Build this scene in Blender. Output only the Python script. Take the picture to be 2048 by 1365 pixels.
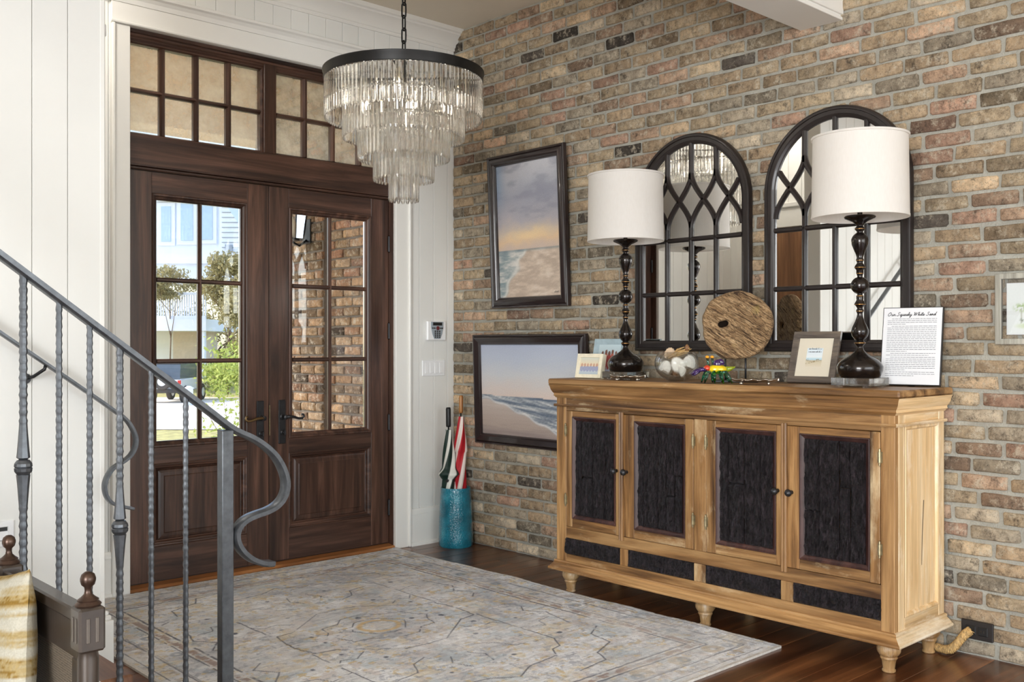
import bpy, bmesh, math, random
import numpy as np
from mathutils import Vector, Matrix, noise as mnoise

for _o in list(bpy.data.objects):
    bpy.data.objects.remove(_o)
SC = bpy.context.scene
COL = SC.collection
PI = math.pi
random.seed(7)

# ------------------------------------------------------------------ camera, sky, sun, daylight, exposure
# room axes: origin = floor corner of the door wall (y = 0) and the brick wall (x = 0); x right, y towards the street
FPX, HOR = 1975.0, 690.0
CAM = Vector((-3.839, -4.653, 1.18))
YAW = math.radians(-42.891)
cd = bpy.data.cameras.new('camera')
cam = bpy.data.objects.new('camera', cd)
COL.objects.link(cam)
cam.location = CAM
cam.rotation_euler = (PI / 2, 0, YAW)
cd.sensor_fit = 'HORIZONTAL'
cd.sensor_width = 36.0
cd.lens = FPX * 36.0 / 2048
cd.shift_y = (HOR - 682.5) / 2048
cd.clip_start, cd.clip_end = 0.05, 300
SC.camera = cam

W = bpy.data.worlds.new('sky')
SC.world = W
W.use_nodes = True
wn = W.node_tree
wn.nodes.clear()
sky = wn.nodes.new('ShaderNodeTexSky')
sky.sky_type = 'NISHITA'
sky.sun_disc = False
sky.sun_elevation = math.radians(46)
sky.sun_rotation = math.radians(307)
sky.air_density, sky.dust_density, sky.ozone_density = 1.0, 1.6, 1.0
wb = wn.nodes.new('ShaderNodeBackground')
wb.inputs['Strength'].default_value = 0.6
wo = wn.nodes.new('ShaderNodeOutputWorld')
wn.links.new(sky.outputs[0], wb.inputs[0])
wn.links.new(wb.outputs[0], wo.inputs[0])

def lamp(name, kind, loc, rot, energy, color=(1, 1, 1), size=None, size_y=None, angle=None):
    d = bpy.data.lights.new(name, kind)
    d.energy, d.color = energy, color
    if kind == 'AREA':
        d.shape = 'RECTANGLE'
        d.size, d.size_y = size, size_y or size
    if angle is not None:
        d.angle = angle
    o = bpy.data.objects.new(name, d)
    COL.objects.link(o)
    o.location, o.rotation_euler = loc, rot
    return o

lamp('sun', 'SUN', (-20, 16, 30), Vector((0.55, -0.42, -0.62)).to_track_quat('-Z', 'Y').to_euler(), 3.2, (1, .95, .87), angle=math.radians(1.5))
# daylight that comes in through the back window of the living room behind the camera
lamp('daylight_back_window', 'AREA', (-2.6, -8.75, 1.55), (math.radians(90), 0, 0), 165, (.945, .975, 1), 4.6, 2.3)
lamp('side_window_fill', 'AREA', (-6.9, -5.6, 1.5), (math.radians(90), 0, math.radians(-90)), 400, (.945, .975, 1), 2.6, 2.1)  # area lamp at the unseen side window, raised as fill for brick and sideboard

vs = SC.view_settings
vs.view_transform = 'Standard'
vs.look = 'None'
vs.gamma = 1.0
vs.exposure = -0.12
vs.use_curve_mapping = False
try:
    SC.cycles.max_bounces = 14
    SC.cycles.diffuse_bounces = 6
    SC.cycles.transmission_bounces = 14
    SC.cycles.transparent_max_bounces = 24
except Exception:
    pass

# ------------------------------------------------------------------ helpers
def lin(c):
    return tuple(((v / 255) / 12.92 if v / 255 <= .04045 else ((v / 255 + .055) / 1.055) ** 2.4) for v in c)

def lina(a):
    a = np.asarray(a, float) / 255
    return np.where(a <= .04045, a / 12.92, ((np.clip(a, .0001, None) + .055) / 1.055) ** 2.4)

def nse(x, y, z=0.0):
    return mnoise.noise((x, y, z))

def tag(o, label=None, cat=None, group=None, kind=None):
    if label: o['label'] = label
    if cat: o['category'] = cat
    if group: o['group'] = group
    if kind: o['kind'] = kind
    return o

def thing(name, label, cat, loc=(0, 0, 0), rot=(0, 0, 0), group=None, kind=None):
    o = bpy.data.objects.new(name, None)
    o.empty_display_size = .05
    COL.objects.link(o)
    o.location, o.rotation_euler = loc, rot
    return tag(o, label, cat, group, kind)

def setting(name, label, loc=(0, 0, 0)):
    o = bpy.data.objects.new(name, None)
    o.empty_display_size = .05
    COL.objects.link(o)
    o.location = loc
    return tag(o, label, None, None, 'structure')

class MB:
    def __init__(s):
        s.v, s.f = [], []
    def add(s, vs_, fs):
        n = len(s.v)
        s.v += [tuple(p) for p in vs_]
        s.f += [tuple(i + n for i in q) for q in fs]
        return s
    def box(s, x0, x1, y0, y1, z0, z1, b=0.0):
        x0, x1 = min(x0, x1), max(x0, x1); y0, y1 = min(y0, y1), max(y0, y1); z0, z1 = min(z0, z1), max(z0, z1)
        if b <= 0:
            v = [(x, y, z) for z in (z0, z1) for y in (y0, y1) for x in (x0, x1)]
            return s.add(v, [(0, 2, 3, 1), (4, 5, 7, 6), (0, 1, 5, 4), (2, 6, 7, 3), (0, 4, 6, 2), (1, 3, 7, 5)])
        b = min(b, (x1 - x0) / 2.01, (y1 - y0) / 2.01, (z1 - z0) / 2.01)
        idx, v = {}, []
        X, Y, Z = (x0, x1), (y0, y1), (z0, z1)
        for i in (0, 1):
            for j in (0, 1):
                for k in (0, 1):
                    sx, sy, sz = (1 - 2 * i) * b, (1 - 2 * j) * b, (1 - 2 * k) * b
                    for a, p in (('x', (X[i], Y[j] + sy, Z[k] + sz)), ('y', (X[i] + sx, Y[j], Z[k] + sz)), ('z', (X[i] + sx, Y[j] + sy, Z[k]))):
                        idx[(i, j, k, a)] = len(v); v.append(p)
        f = []
        for i in (0, 1):
            q = [idx[(i, j, k, 'x')] for j, k in ((0, 0), (0, 1), (1, 1), (1, 0))]; f.append(q if i == 0 else q[::-1])
            q = [idx[(j, i, k, 'y')] for j, k in ((0, 0), (1, 0), (1, 1), (0, 1))]; f.append(q if i == 0 else q[::-1])
            q = [idx[(j, k, i, 'z')] for j, k in ((0, 0), (0, 1), (1, 1), (1, 0))]; f.append(q if i == 0 else q[::-1])
        def edge(c0, c1, a, bb, flip):
            q = [idx[c0 + (a,)], idx[c1 + (a,)], idx[c1 + (bb,)], idx[c0 + (bb,)]]
            f.append(q[::-1] if flip else q)
        for i in (0, 1):
            for j in (0, 1):
                edge((i, j, 0), (i, j, 1), 'x', 'y', i != j)
                edge((i, 0, j), (i, 1, j), 'x', 'z', i == j)
                edge((0, i, j), (1, i, j), 'y', 'z', i != j)
        for i in (0, 1):
            for j in (0, 1):
                for k in (0, 1):
                    q = [idx[(i, j, k, c)] for c in 'xyz']
                    f.append(q if (i + j + k) % 2 == 0 else q[::-1])
        return s.add(v, f)
    def lathe(s, prof, segs=24, c=(0, 0, 0), cap=True, a0=0.0):
        n = len(prof); v = []; f = []
        for k in range(segs):
            a = a0 + 2 * PI * k / segs
            for r, z in prof:
                v.append((c[0] + r * math.cos(a), c[1] + r * math.sin(a), c[2] + z))
        for k in range(segs):
            k2 = (k + 1) % segs
            for i in range(n - 1):
                f.append((k * n + i, k2 * n + i, k2 * n + i + 1, k * n + i + 1))
        if cap:
            f.append(tuple(k * n for k in range(segs))[::-1])
            f.append(tuple(k * n + n - 1 for k in range(segs)))
        return s.add(v, f)
    def tube(s, path, r, segs=8, closed=False, squash=1.0):
        P = [Vector(p) for p in path]; n = len(P)
        R = r if hasattr(r, '__len__') else [r] * n
        v = []; f = []
        up = None
        for i in range(n):
            if closed:
                t = (P[(i + 1) % n] - P[i - 1]).normalized()
            else:
                t = (P[min(i + 1, n - 1)] - P[max(i - 1, 0)]).normalized()
            if up is None:
                up = Vector((0, 0, 1)) if abs(t.z) < .9 else Vector((1, 0, 0))
            a = t.cross(up)
            if a.length < 1e-6: a = t.cross(Vector((0, 1, 0)))
            a.normalize(); b = a.cross(t).normalized(); up = b
            for k in range(segs):
                w = 2 * PI * k / segs
                v.append(P[i] + a * (R[i] * math.cos(w)) + b * (R[i] * squash * math.sin(w)))
        m = n if closed else n - 1
        for i in range(m):
            j = (i + 1) % n
            for k in range(segs):
                k2 = (k + 1) % segs
                f.append((i * segs + k, i * segs + k2, j * segs + k2, j * segs + k))
        if not closed:
            f.append(tuple(range(segs))[::-1]); f.append(tuple((n - 1) * segs + k for k in range(segs)))
        return s.add(v, f)
    def ribbon(s, path, w, t, axis=(0, 1, 0)):
        """flat bar swept along a path in a plane; axis = direction of its width"""
        P = [Vector(p) for p in path]; ax = Vector(axis).normalized(); n = len(P); v = []; f = []
        for i in range(n):
            d = (P[min(i + 1, n - 1)] - P[max(i - 1, 0)]).normalized()
            nn = d.cross(ax).normalized()
            for a, b in ((-.5, -.5), (.5, -.5), (.5, .2), (.32, .5), (-.32, .5), (-.5, .2)):
                v.append(P[i] + ax * (a * w) - nn * (b * t))
        for i in range(n - 1):
            for k in range(6):
                k2 = (k + 1) % 6
                f.append((i * 6 + k, i * 6 + k2, (i + 1) * 6 + k2, (i + 1) * 6 + k))
        f.append((5, 4, 3, 2, 1, 0)); f.append(tuple((n - 1) * 6 + k for k in range(6)))
        return s.add(v, f)
    def prism(s, pts, axis, a0, a1):
        """extrude a 2-D polygon; axis 'x','y','z' = extrusion axis, pts are the other two coordinates in order"""
        n = len(pts)
        def P(p, a):
            return {'x': (a, p[0], p[1]), 'y': (p[0], a, p[1]), 'z': (p[0], p[1], a)}[axis]
        v = [P(p, a0) for p in pts] + [P(p, a1) for p in pts]
        f = [tuple(range(n)), tuple(range(2 * n - 1, n - 1, -1))]
        for i in range(n):
            j = (i + 1) % n
            f.append((i, i + n, j + n, j))
        return s.add(v, f)
    def frame(s, w, h, prof, z0=0.0):
        """mitred frame in the local xz-plane, front towards -y; prof = [(inward, outward)...] from outer back to inner back"""
        n = len(prof); v = []; f = []
        for (sx, sz) in ((-1, -1), (1, -1), (1, 1), (-1, 1)):
            for u, o in prof:
                v.append((sx * (w / 2 - u), -o, z0 + h / 2 + sz * (h / 2 - u)))
        for k in range(4):
            k2 = (k + 1) % 4
            for i in range(n - 1):
                f.append((k * n + i, k2 * n + i, k2 * n + i + 1, k * n + i + 1))
        return s.add(v, f)
    def build(s, name, mat, parent=None, world=True, smooth=False, bevel=0.0, fixn=True):
        me = bpy.data.meshes.new(name)
        v = s.v
        off = Vector((0, 0, 0))
        if parent is not None and world:
            q = parent
            while q is not None:
                off = off + q.location; q = q.parent
        if off.length > 0:
            v = [(p[0] - off.x, p[1] - off.y, p[2] - off.z) for p in v]
        me.from_pydata([tuple(p) for p in v], [], s.f)
        if fixn:
            bm = bmesh.new(); bm.from_mesh(me)
            bmesh.ops.recalc_face_normals(bm, faces=bm.faces)
            bm.to_mesh(me); bm.free()
        o = bpy.data.objects.new(name, me)
        COL.objects.link(o)
        if mat: me.materials.append(mat)
        if parent is not None: o.parent = parent
        if smooth is True:
            me.polygons.foreach_set('use_smooth', [True] * len(me.polygons))
        elif smooth:
            me.polygons.foreach_set('use_smooth', [True] * len(me.polygons))
            try:
                me.set_sharp_from_angle(angle=math.radians(smooth))
            except Exception:
                pass
        if bevel:
            m = o.modifiers.new('bevel', 'BEVEL'); m.width = bevel; m.segments = 2; m.limit_method = 'ANGLE'
        me.update()
        return o

def grid_obj(name, mat, parent, w, h, nx, ny, colf=None, dispf=None, z0=0.0, back=None):
    """w x h picture sheet in the local xz-plane facing -y, with one colour per vertex"""
    xs = np.linspace(-w / 2, w / 2, nx + 1); zs = np.linspace(0, h, ny + 1)
    U, V = np.meshgrid(np.linspace(0, 1, nx + 1), np.linspace(0, 1, ny + 1))
    XX, ZZ = np.meshgrid(xs, zs)
    YY = np.zeros_like(XX) if dispf is None else dispf(U, V)
    v = np.stack([XX, YY, ZZ + z0], -1).reshape(-1, 3)
    idx = np.arange((nx + 1) * (ny + 1)).reshape(ny + 1, nx + 1)
    f = np.stack([idx[:-1, :-1], idx[:-1, 1:], idx[1:, 1:], idx[1:, :-1]], -1).reshape(-1, 4)
    return raw_mesh(name, v, f, mat, parent, None if colf is None else colf(U, V).reshape(-1, 3))

def raw_mesh(name, v, f, mat, parent=None, col=None, smooth=True):
    me = bpy.data.meshes.new(name)
    f = np.asarray(f); k = f.shape[1]
    me.vertices.add(len(v)); me.loops.add(f.size); me.polygons.add(len(f))
    me.vertices.foreach_set('co', np.asarray(v, np.float32).ravel())
    me.loops.foreach_set('vertex_index', f.astype(np.int32).ravel())
    me.polygons.foreach_set('loop_start', np.arange(0, f.size, k, dtype=np.int32))
    me.polygons.foreach_set('loop_total', np.full(len(f), k, np.int32))
    if smooth: me.polygons.foreach_set('use_smooth', np.ones(len(f), bool))
    if col is not None:
        at = me.color_attributes.new('col', 'FLOAT_COLOR', 'POINT')
        c4 = np.ones((len(v), 4), np.float32); c4[:, :3] = lina(np.clip(col, 0, 255))
        at.data.foreach_set('color', c4.ravel())
    me.update(calc_edges=True); me.validate()
    o = bpy.data.objects.new(name, me)
    COL.objects.link(o)
    if mat: me.materials.append(mat)
    if parent is not None: o.parent = parent
    return o

def copy_obj(o, parent=None, loc=None, rot=None):
    c = o.copy(); COL.objects.link(c)
    if parent is not None: c.parent = parent
    if loc is not None: c.location = loc
    if rot is not None: c.rotation_euler = rot
    return c

def fbm(X, Y, seed, octv=4, base=4.0):
    """value noise on arrays"""
    rs = np.random.RandomState(seed); out = np.zeros_like(X, float); amp, tot = 1.0, 0.0
    for o in range(octv):
        g = rs.rand(130, 130); fq = base * 2 ** o
        x, y = X * fq, Y * fq
        xi, yi = np.floor(x).astype(int), np.floor(y).astype(int)
        fx, fy = x - xi, y - yi
        fx, fy = fx * fx * (3 - 2 * fx), fy * fy * (3 - 2 * fy)
        G = lambda i, j: g[np.mod(i, 130), np.mod(j, 130)]
        out += amp * ((G(xi, yi) * (1 - fx) + G(xi + 1, yi) * fx) * (1 - fy) + (G(xi, yi + 1) * (1 - fx) + G(xi + 1, yi + 1) * fx) * fy)
        tot += amp; amp *= .55
    return out / tot

def lerpc(stops, t):
    t = np.clip(t, stops[0][0], stops[-1][0])
    return np.stack([np.interp(t, [s[0] for s in stops], [s[1][k] for s in stops]) for k in range(3)], -1)

def mixc(a, b, t):
    return a * (1 - t[..., None]) + np.asarray(b, float) * t[..., None]

def smooth_path(P, n=5):
    out = []
    P = [Vector(p) for p in P]
    for i in range(len(P) - 1):
        a, b, c, d = P[max(i - 1, 0)], P[i], P[i + 1], P[min(i + 2, len(P) - 1)]
        for k in range(n):
            t = k / n
            out.append(.5 * ((2 * b) + (c - a) * t + (2 * a - 5 * b + 4 * c - d) * t * t + (3 * b - a - 3 * c + d) * t ** 3))
    return out + [P[-1]]

def proj(p):
    d = Vector(p) - CAM
    r = d.x * .7326 - d.y * .6806; fw = d.x * .6806 + d.y * .7326
    return (1024 + FPX * r / fw, HOR - FPX * d.z / fw, fw)

# ------------------------------------------------------------------ materials
def newmat(name):
    m = bpy.data.materials.new(name); m.use_nodes = True
    nt = m.node_tree
    return m, nt, nt.nodes['Principled BSDF']

def N(nt, t, **kw):
    n = nt.nodes.new(t)
    for k, v in kw.items():
        if k in n.inputs: n.inputs[k].default_value = v
        else: setattr(n, k, v)
    return n

def coords(nt, scale=(1, 1, 1), rnd=True, rot=(0, 0, 0)):
    tc = N(nt, 'ShaderNodeTexCoord')
    out = tc.outputs['Object']
    if rnd:
        oi = N(nt, 'ShaderNodeObjectInfo')
        mu = N(nt, 'ShaderNodeVectorMath', operation='MULTIPLY_ADD')
        cx = N(nt, 'ShaderNodeCombineXYZ')
        for i in range(3): nt.links.new(oi.outputs['Random'], cx.inputs[i])
        mu.inputs[1].default_value = (17.3, 31.7, 9.1)
        nt.links.new(cx.outputs[0], mu.inputs[0]); nt.links.new(out, mu.inputs[2])
        out = mu.outputs[0]
    mp = N(nt, 'ShaderNodeMapping')
    mp.inputs['Scale'].default_value = scale; mp.inputs['Rotation'].default_value = rot
    nt.links.new(out, mp.inputs[0])
    return mp.outputs[0]

def ramp(nt, fac, stops):
    r = N(nt, 'ShaderNodeValToRGB')
    els = r.color_ramp.elements
    while len(els) < len(stops): els.new(.5)
    for e, (p, c) in zip(els, stops):
        e.position = p; e.color = (*c, 1) if len(c) == 3 else c
    nt.links.new(fac, r.inputs[0])
    return r.outputs[0]

def mixrgb(nt, a, b, fac, mode='MIX'):
    m = N(nt, 'ShaderNodeMix', data_type='RGBA', blend_type=mode)
    for sock, val in ((m.inputs[6], a), (m.inputs[7], b)):
        if hasattr(val, 'links'): nt.links.new(val, sock)
        else: sock.default_value = (*val, 1)
    if hasattr(fac, 'links'): nt.links.new(fac, m.inputs[0])
    else: m.inputs[0].default_value = fac
    return m.outputs[2]

def bump(nt, b, height, strength, dist):
    n = N(nt, 'ShaderNodeBump', Strength=strength, Distance=dist)
    nt.links.new(height, n.inputs['Height']); nt.links.new(n.outputs[0], b.inputs['Normal'])

def pbr(name, rgb, rough=.5, metal=0.0, var=.06, vscale=6.0, bmp=None, spec=.5, coat=0.0, sheen=0.0, rnd=True, alpha=None):
    m, nt, b = newmat(name)
    c = lin(rgb)
    co = coords(nt, (1, 1, 1), rnd)
    n = N(nt, 'ShaderNodeTexNoise', Scale=vscale, Detail=5.0, Roughness=.6)
    nt.links.new(co, n.inputs[0])
    col = ramp(nt, n.outputs[0], [(.3, tuple(x * (1 - var * 2) for x in c)), (.7, tuple(min(1, x * (1 + var * 2)) for x in c))])
    nt.links.new(col, b.inputs['Base Color'])
    b.inputs['Roughness'].default_value = rough
    b.inputs['Metallic'].default_value = metal
    b.inputs['Specular IOR Level'].default_value = spec
    b.inputs['Coat Weight'].default_value = coat
    b.inputs['Sheen Weight'].default_value = sheen
    if bmp:
        n2 = N(nt, 'ShaderNodeTexNoise', Scale=bmp[0], Detail=4.0)
        nt.links.new(co, n2.inputs[0]); bump(nt, b, n2.outputs[0], bmp[1], bmp[2])
    return m

def wood(name, dark, mid, light, axis, rough=.4, s=1.0, bstr=.25, coat=0.0, worn=None, stripe=1.0):
    m, nt, b = newmat(name)
    sc = [26 * s, 26 * s, 26 * s]; sc['xyz'.index(axis)] = 1.6 * s
    co = coords(nt, sc)
    n = N(nt, 'ShaderNodeTexNoise', Scale=1.0, Detail=6.0, Roughness=.62, Distortion=.6)
    nt.links.new(co, n.inputs[0])
    col = ramp(nt, n.outputs[0], [(.5 - .2 * stripe, lin(dark)), (.5, lin(mid)), (.5 + .2 * stripe, lin(light))])
    sc2 = [170 * s, 170 * s, 170 * s]; sc2['xyz'.index(axis)] = 5 * s
    n2 = N(nt, 'ShaderNodeTexNoise', Scale=1.0, Detail=3.0, Roughness=.7)
    nt.links.new(coords(nt, sc2), n2.inputs[0])
    fine = ramp(nt, n2.outputs[0], [(.3, (.72, .72, .72)), (.65, (1.12, 1.12, 1.12))])
    col = mixrgb(nt, col, fine, .8, 'MULTIPLY')
    oi = N(nt, 'ShaderNodeObjectInfo')
    pv = ramp(nt, oi.outputs['Random'], [(0, (.82, .82, .82)), (1, (1.15, 1.13, 1.1))])
    col = mixrgb(nt, col, pv, .9, 'MULTIPLY')
    if worn:
        n3 = N(nt, 'ShaderNodeTexNoise', Scale=4.0, Detail=8.0, Roughness=.72)
        nt.links.new(coords(nt, tuple(1.5 if 'xyz'[i] != axis else .5 for i in range(3))), n3.inputs[0])
        fac = ramp(nt, n3.outputs[0], [(worn[1], (0, 0, 0)), (worn[1] + .16, (worn[2],) * 3)])
        col = mixrgb(nt, col, lin(worn[0]), fac)
    nt.links.new(col, b.inputs['Base Color'])
    b.inputs['Roughness'].default_value = rough
    b.inputs['Coat Weight'].default_value = coat
    b.inputs['Coat Roughness'].default_value = .15
    bump(nt, b, n2.outputs[0], bstr, .002)
    return m

def vcol(name, rough=.6, bmp=None, sheen=0.0, spec=.4, coat=0.0):
    m, nt, b = newmat(name)
    a = N(nt, 'ShaderNodeVertexColor', layer_name='col')
    co = coords(nt, (1, 1, 1), False)
    n = N(nt, 'ShaderNodeTexNoise', Scale=220.0, Detail=3.0); nt.links.new(co, n.inputs[0])
    f = ramp(nt, n.outputs[0], [(.3, (.86, .86, .86)), (.7, (1.1, 1.1, 1.1))])
    nt.links.new(mixrgb(nt, a.outputs[0], f, .8 if bmp else .25, 'MULTIPLY'), b.inputs['Base Color'])
    b.inputs['Roughness'].default_value = rough
    b.inputs['Sheen Weight'].default_value = sheen
    b.inputs['Specular IOR Level'].default_value = spec
    b.inputs['Coat Weight'].default_value = coat
    if bmp:
        n2 = N(nt, 'ShaderNodeTexNoise', Scale=bmp[0], Detail=3.0); nt.links.new(co, n2.inputs[0])
        bump(nt, b, n2.outputs[0], bmp[1], bmp[2])
    return m

def pane_mat(name, tint=(1, 1, 1), rough=0.0, haze=0.0):
    """thin window glass: clear through, fresnel reflection"""
    m = bpy.data.materials.new(name); m.use_nodes = True
    nt = m.node_tree; nt.nodes.clear()
    t = N(nt, 'ShaderNodeBsdfTransparent'); t.inputs[0].default_value = (*tint, 1)
    g = N(nt, 'ShaderNodeBsdfGlossy'); g.inputs['Roughness'].default_value = rough
    fr = N(nt, 'ShaderNodeFresnel'); fr.inputs[0].default_value = 1.5
    co = coords(nt, (1, 1, 1), False)
    nn = N(nt, 'ShaderNodeTexNoise', Scale=3.0, Detail=1.0); nt.links.new(co, nn.inputs[0])
    bp = N(nt, 'ShaderNodeBump', Strength=.05, Distance=.01); nt.links.new(nn.outputs[0], bp.inputs['Height'])
    nt.links.new(bp.outputs[0], g.inputs['Normal'])
    mx = N(nt, 'ShaderNodeMixShader')
    nt.links.new(fr.outputs[0], mx.inputs[0]); nt.links.new(t.outputs[0], mx.inputs[1]); nt.links.new(g.outputs[0], mx.inputs[2])
    last = mx.outputs[0]
    if haze:
        d = N(nt, 'ShaderNodeBsdfTranslucent'); d.inputs[0].default_value = (.8, .78, .74, 1)
        n3 = N(nt, 'ShaderNodeTexNoise', Scale=9.0, Detail=6.0, Roughness=.7); nt.links.new(co, n3.inputs[0])
        fc = ramp(nt, n3.outputs[0], [(.35, (haze * .5,) * 3), (.7, (haze * 1.3,) * 3)])
        m2 = N(nt, 'ShaderNodeMixShader'); nt.links.new(fc, m2.inputs[0])
        nt.links.new(last, m2.inputs[1]); nt.links.new(d.outputs[0], m2.inputs[2]); last = m2.outputs[0]
    o = N(nt, 'ShaderNodeOutputMaterial'); nt.links.new(last, o.inputs[0])
    return m

def glass_mat(name, rgb=(255, 255, 255), ior=1.5, rough=0.0, clear=0.0):
    m, nt, b = newmat(name)
    co = coords(nt, (1, 1, 1))
    n = N(nt, 'ShaderNodeTexNoise', Scale=14.0, Detail=2.0); nt.links.new(co, n.inputs[0])
    c = lin(rgb)
    nt.links.new(ramp(nt, n.outputs[0], [(.3, tuple(x * .96 for x in c)), (.7, c)]), b.inputs['Base Color'])
    b.inputs['Transmission Weight'].default_value = 1.0
    b.inputs['Roughness'].default_value = rough
    b.inputs['IOR'].default_value = ior
    if clear:
        t = N(nt, 'ShaderNodeBsdfTransparent'); mx = N(nt, 'ShaderNodeMixShader'); mx.inputs[0].default_value = clear
        out = nt.nodes['Material Output']
        nt.links.new(b.outputs[0], mx.inputs[1]); nt.links.new(t.outputs[0], mx.inputs[2]); nt.links.new(mx.outputs[0], out.inputs[0])
    return m

def brick_mat(name, src):
    """old reclaimed brick: base colour per brick, smears of mortar, soot and pits"""
    m, nt, b = newmat(name)
    if src == 'object':
        oi = N(nt, 'ShaderNodeObjectInfo'); base = oi.outputs['Color']
    else:
        base = N(nt, 'ShaderNodeVertexColor', layer_name='col').outputs[0]
    co = coords(nt, (1, 1, 1), src == 'object')
    def no(scale, det, rg=.65):
        n = N(nt, 'ShaderNodeTexNoise', Scale=scale, Detail=det, Roughness=rg); nt.links.new(co, n.inputs[0]); return n.outputs[0]
    c = mixrgb(nt, base, ramp(nt, no(24, 8, .75), [(.32, (.5, .48, .46)), (.5, (1, 1, 1)), (.68, (1.35, 1.33, 1.28))]), .95, 'MULTIPLY')
    c = mixrgb(nt, c, lin((212, 200, 178)), ramp(nt, no(22, 9, .82), [(.51, (0, 0, 0)), (.63, (.85, .85, .85))]))
    c = mixrgb(nt, c, lin((72, 64, 56)), ramp(nt, no(17, 9, .85), [(.53, (0, 0, 0)), (.65, (.85, .85, .85))]))
    c = mixrgb(nt, c, lin((226, 222, 210)), ramp(nt, no(7, 10, .85), [(.63, (0, 0, 0)), (.70, (.8, .8, .8))]))
    pit = ramp(nt, no(170, 3), [(.3, (.35, .34, .33)), (.44, (1, 1, 1))])
    c = mixrgb(nt, c, pit, .7, 'MULTIPLY')
    nt.links.new(c, b.inputs['Base Color'])
    b.inputs['Roughness'].default_value = .92
    b.inputs['Specular IOR Level'].default_value = .2
    bump(nt, b, no(60, 9, .8), 1.0, .009)
    return m

M = {}
M['wall'] = pbr('painted_boards', (228, 228, 224), .55, var=.012, vscale=2.0, bmp=(60, .04, .002))
M['wallstair'] = M['wall']
M['trim'] = pbr('white_trim_paint', (232, 231, 226), .38, var=.01, vscale=2.0, bmp=(50, .03, .002))
M['ceiling'] = pbr('ceiling_paint', (224, 215, 198), .85, var=.02, vscale=1.5, bmp=(180, .2, .003))
M['mortar'] = pbr('grey_mortar', (160, 158, 148), .95, var=.1, vscale=9, bmp=(140, .7, .006), rnd=False)
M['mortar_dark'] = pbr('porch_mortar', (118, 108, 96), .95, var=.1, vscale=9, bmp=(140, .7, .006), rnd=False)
M['brick'] = brick_mat('reclaimed_brick', 'object')
M['brick_stuff'] = brick_mat('reclaimed_brick_field', 'attr')
M['floor'] = wood('walnut_floor', (54, 29, 15), (94, 55, 31), (144, 93, 55), 'x', .3, .35, .12, coat=.25)
DW = ((38, 24, 19), (71, 48, 38), (106, 76, 62))
M['door_z'] = wood('mahogany_upright', *DW, 'z', .36, .8, .12, coat=.25)
M['door_x'] = wood('mahogany_level', *DW, 'x', .38, .8, .12, coat=.15)
M['threshold'] = wood('oak_threshold', (96, 58, 28), (140, 90, 48), (170, 118, 70), 'x', .4, .8, .15)
HW = ((74, 48, 25), (140, 102, 61), (182, 143, 95))
WORN = ((224, 204, 166), .57, .6)
M['pine_z'] = wood('honey_wood_upright', *HW, 'z', .45, .6, .3, worn=WORN, stripe=.8)
M['pine_y'] = wood('honey_wood_level', *HW, 'y', .45, .6, .3, worn=WORN, stripe=.8)
M['pine_x'] = wood('honey_wood_across', *HW, 'x', .45, .6, .3, worn=WORN)
PW = ((186, 148, 98), (216, 184, 138), (236, 214, 178))  # limewash, plus the brightness of the lit right end put into the colour
M['pale_z'] = wood('limewashed_and_lit_upright', *PW, 'z', .5, .55, .25, worn=((244, 234, 214), .52, .7))
M['pale_x'] = wood('limewashed_and_lit_level', *PW, 'x', .5, .55, .25, worn=((244, 234, 214), .5, .7))
M['reclaimed'] = wood('tarred_timber', (17, 13, 15), (32, 26, 29), (54, 46, 51), 'z', .5, .8, 1.0)
M['redwood'] = wood('dark_red_bead', (38, 20, 18), (64, 38, 34), (90, 58, 50), 'z', .45, .8, .3)
M['stairwood'] = wood('brown_tread', (96, 62, 44), (132, 92, 68), (152, 112, 86), 'y', .42, .5, .1)
M['iron'] = pbr('wrought_iron', (96, 99, 103), .36, .7, var=.12, vscale=30, bmp=(60, .3, .002))
M['iron_dark'] = pbr('dark_iron', (56, 56, 58), .38, .7, var=.1, vscale=30, bmp=(80, .2, .002))
M['bronze'] = pbr('oil_rubbed_bronze', (30, 23, 20), .22, .55, var=.15, vscale=20, spec=.6, coat=.4)
M['gold_edge'] = pbr('rubbed_gold', (168, 122, 66), .35, .8, var=.1)
M['frame_dark'] = pbr('espresso_frame', (40, 30, 30), .3, 0, var=.1, vscale=15, coat=.4)
M['mirror_frame'] = pbr('black_brown_frame', (34, 27, 26), .4, 0, var=.15, vscale=20, coat=.15)
M['mirror'] = pbr('mirror_silver', (238, 238, 236), .015, 1.0, var=.003)
M['picture'] = vcol('painted_picture', .5, (400, .15, .001))
M['print'] = vcol('printed_sheet', .6)
M['rug'] = vcol('woven_rug', .95, (420, .8, .004), sheen=.2, spec=.1)
M['pane'] = pane_mat('window_glass')
M['pane_fog'] = pane_mat('weathered_transom_glass', (.97, .95, .92), .0, .4)
M['crystal'] = glass_mat('cut_crystal', (255, 254, 251), 1.5, 0.0, .22)
M['acrylic'] = glass_mat('clear_acrylic', (250, 253, 255), 1.45, 0.0, .15)
M['bowlglass'] = glass_mat('bowl_glass', (252, 254, 254), 1.3, 0.0, .35)
M['shade'] = None
M['black'] = pbr('black_plastic', (24, 24, 25), .45, var=.05)
M['charcoal'] = pbr('charcoal_plate', (34, 30, 29), .5, var=.05)
M['white'] = pbr('white_plastic', (236, 237, 238), .35, var=.005)
M['offw'] = pbr('paper_white', (220, 221, 224), .7, var=.01)
M['ink'] = pbr('black_ink', (40, 40, 44), .7, var=.05)
M['ink_grey'] = pbr('small_print', (104, 106, 112), .7, var=.08)
M['pewter'] = pbr('cast_pewter', (206, 198, 186), .22, .95, var=.06, bmp=(50, .25, .002))
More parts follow.
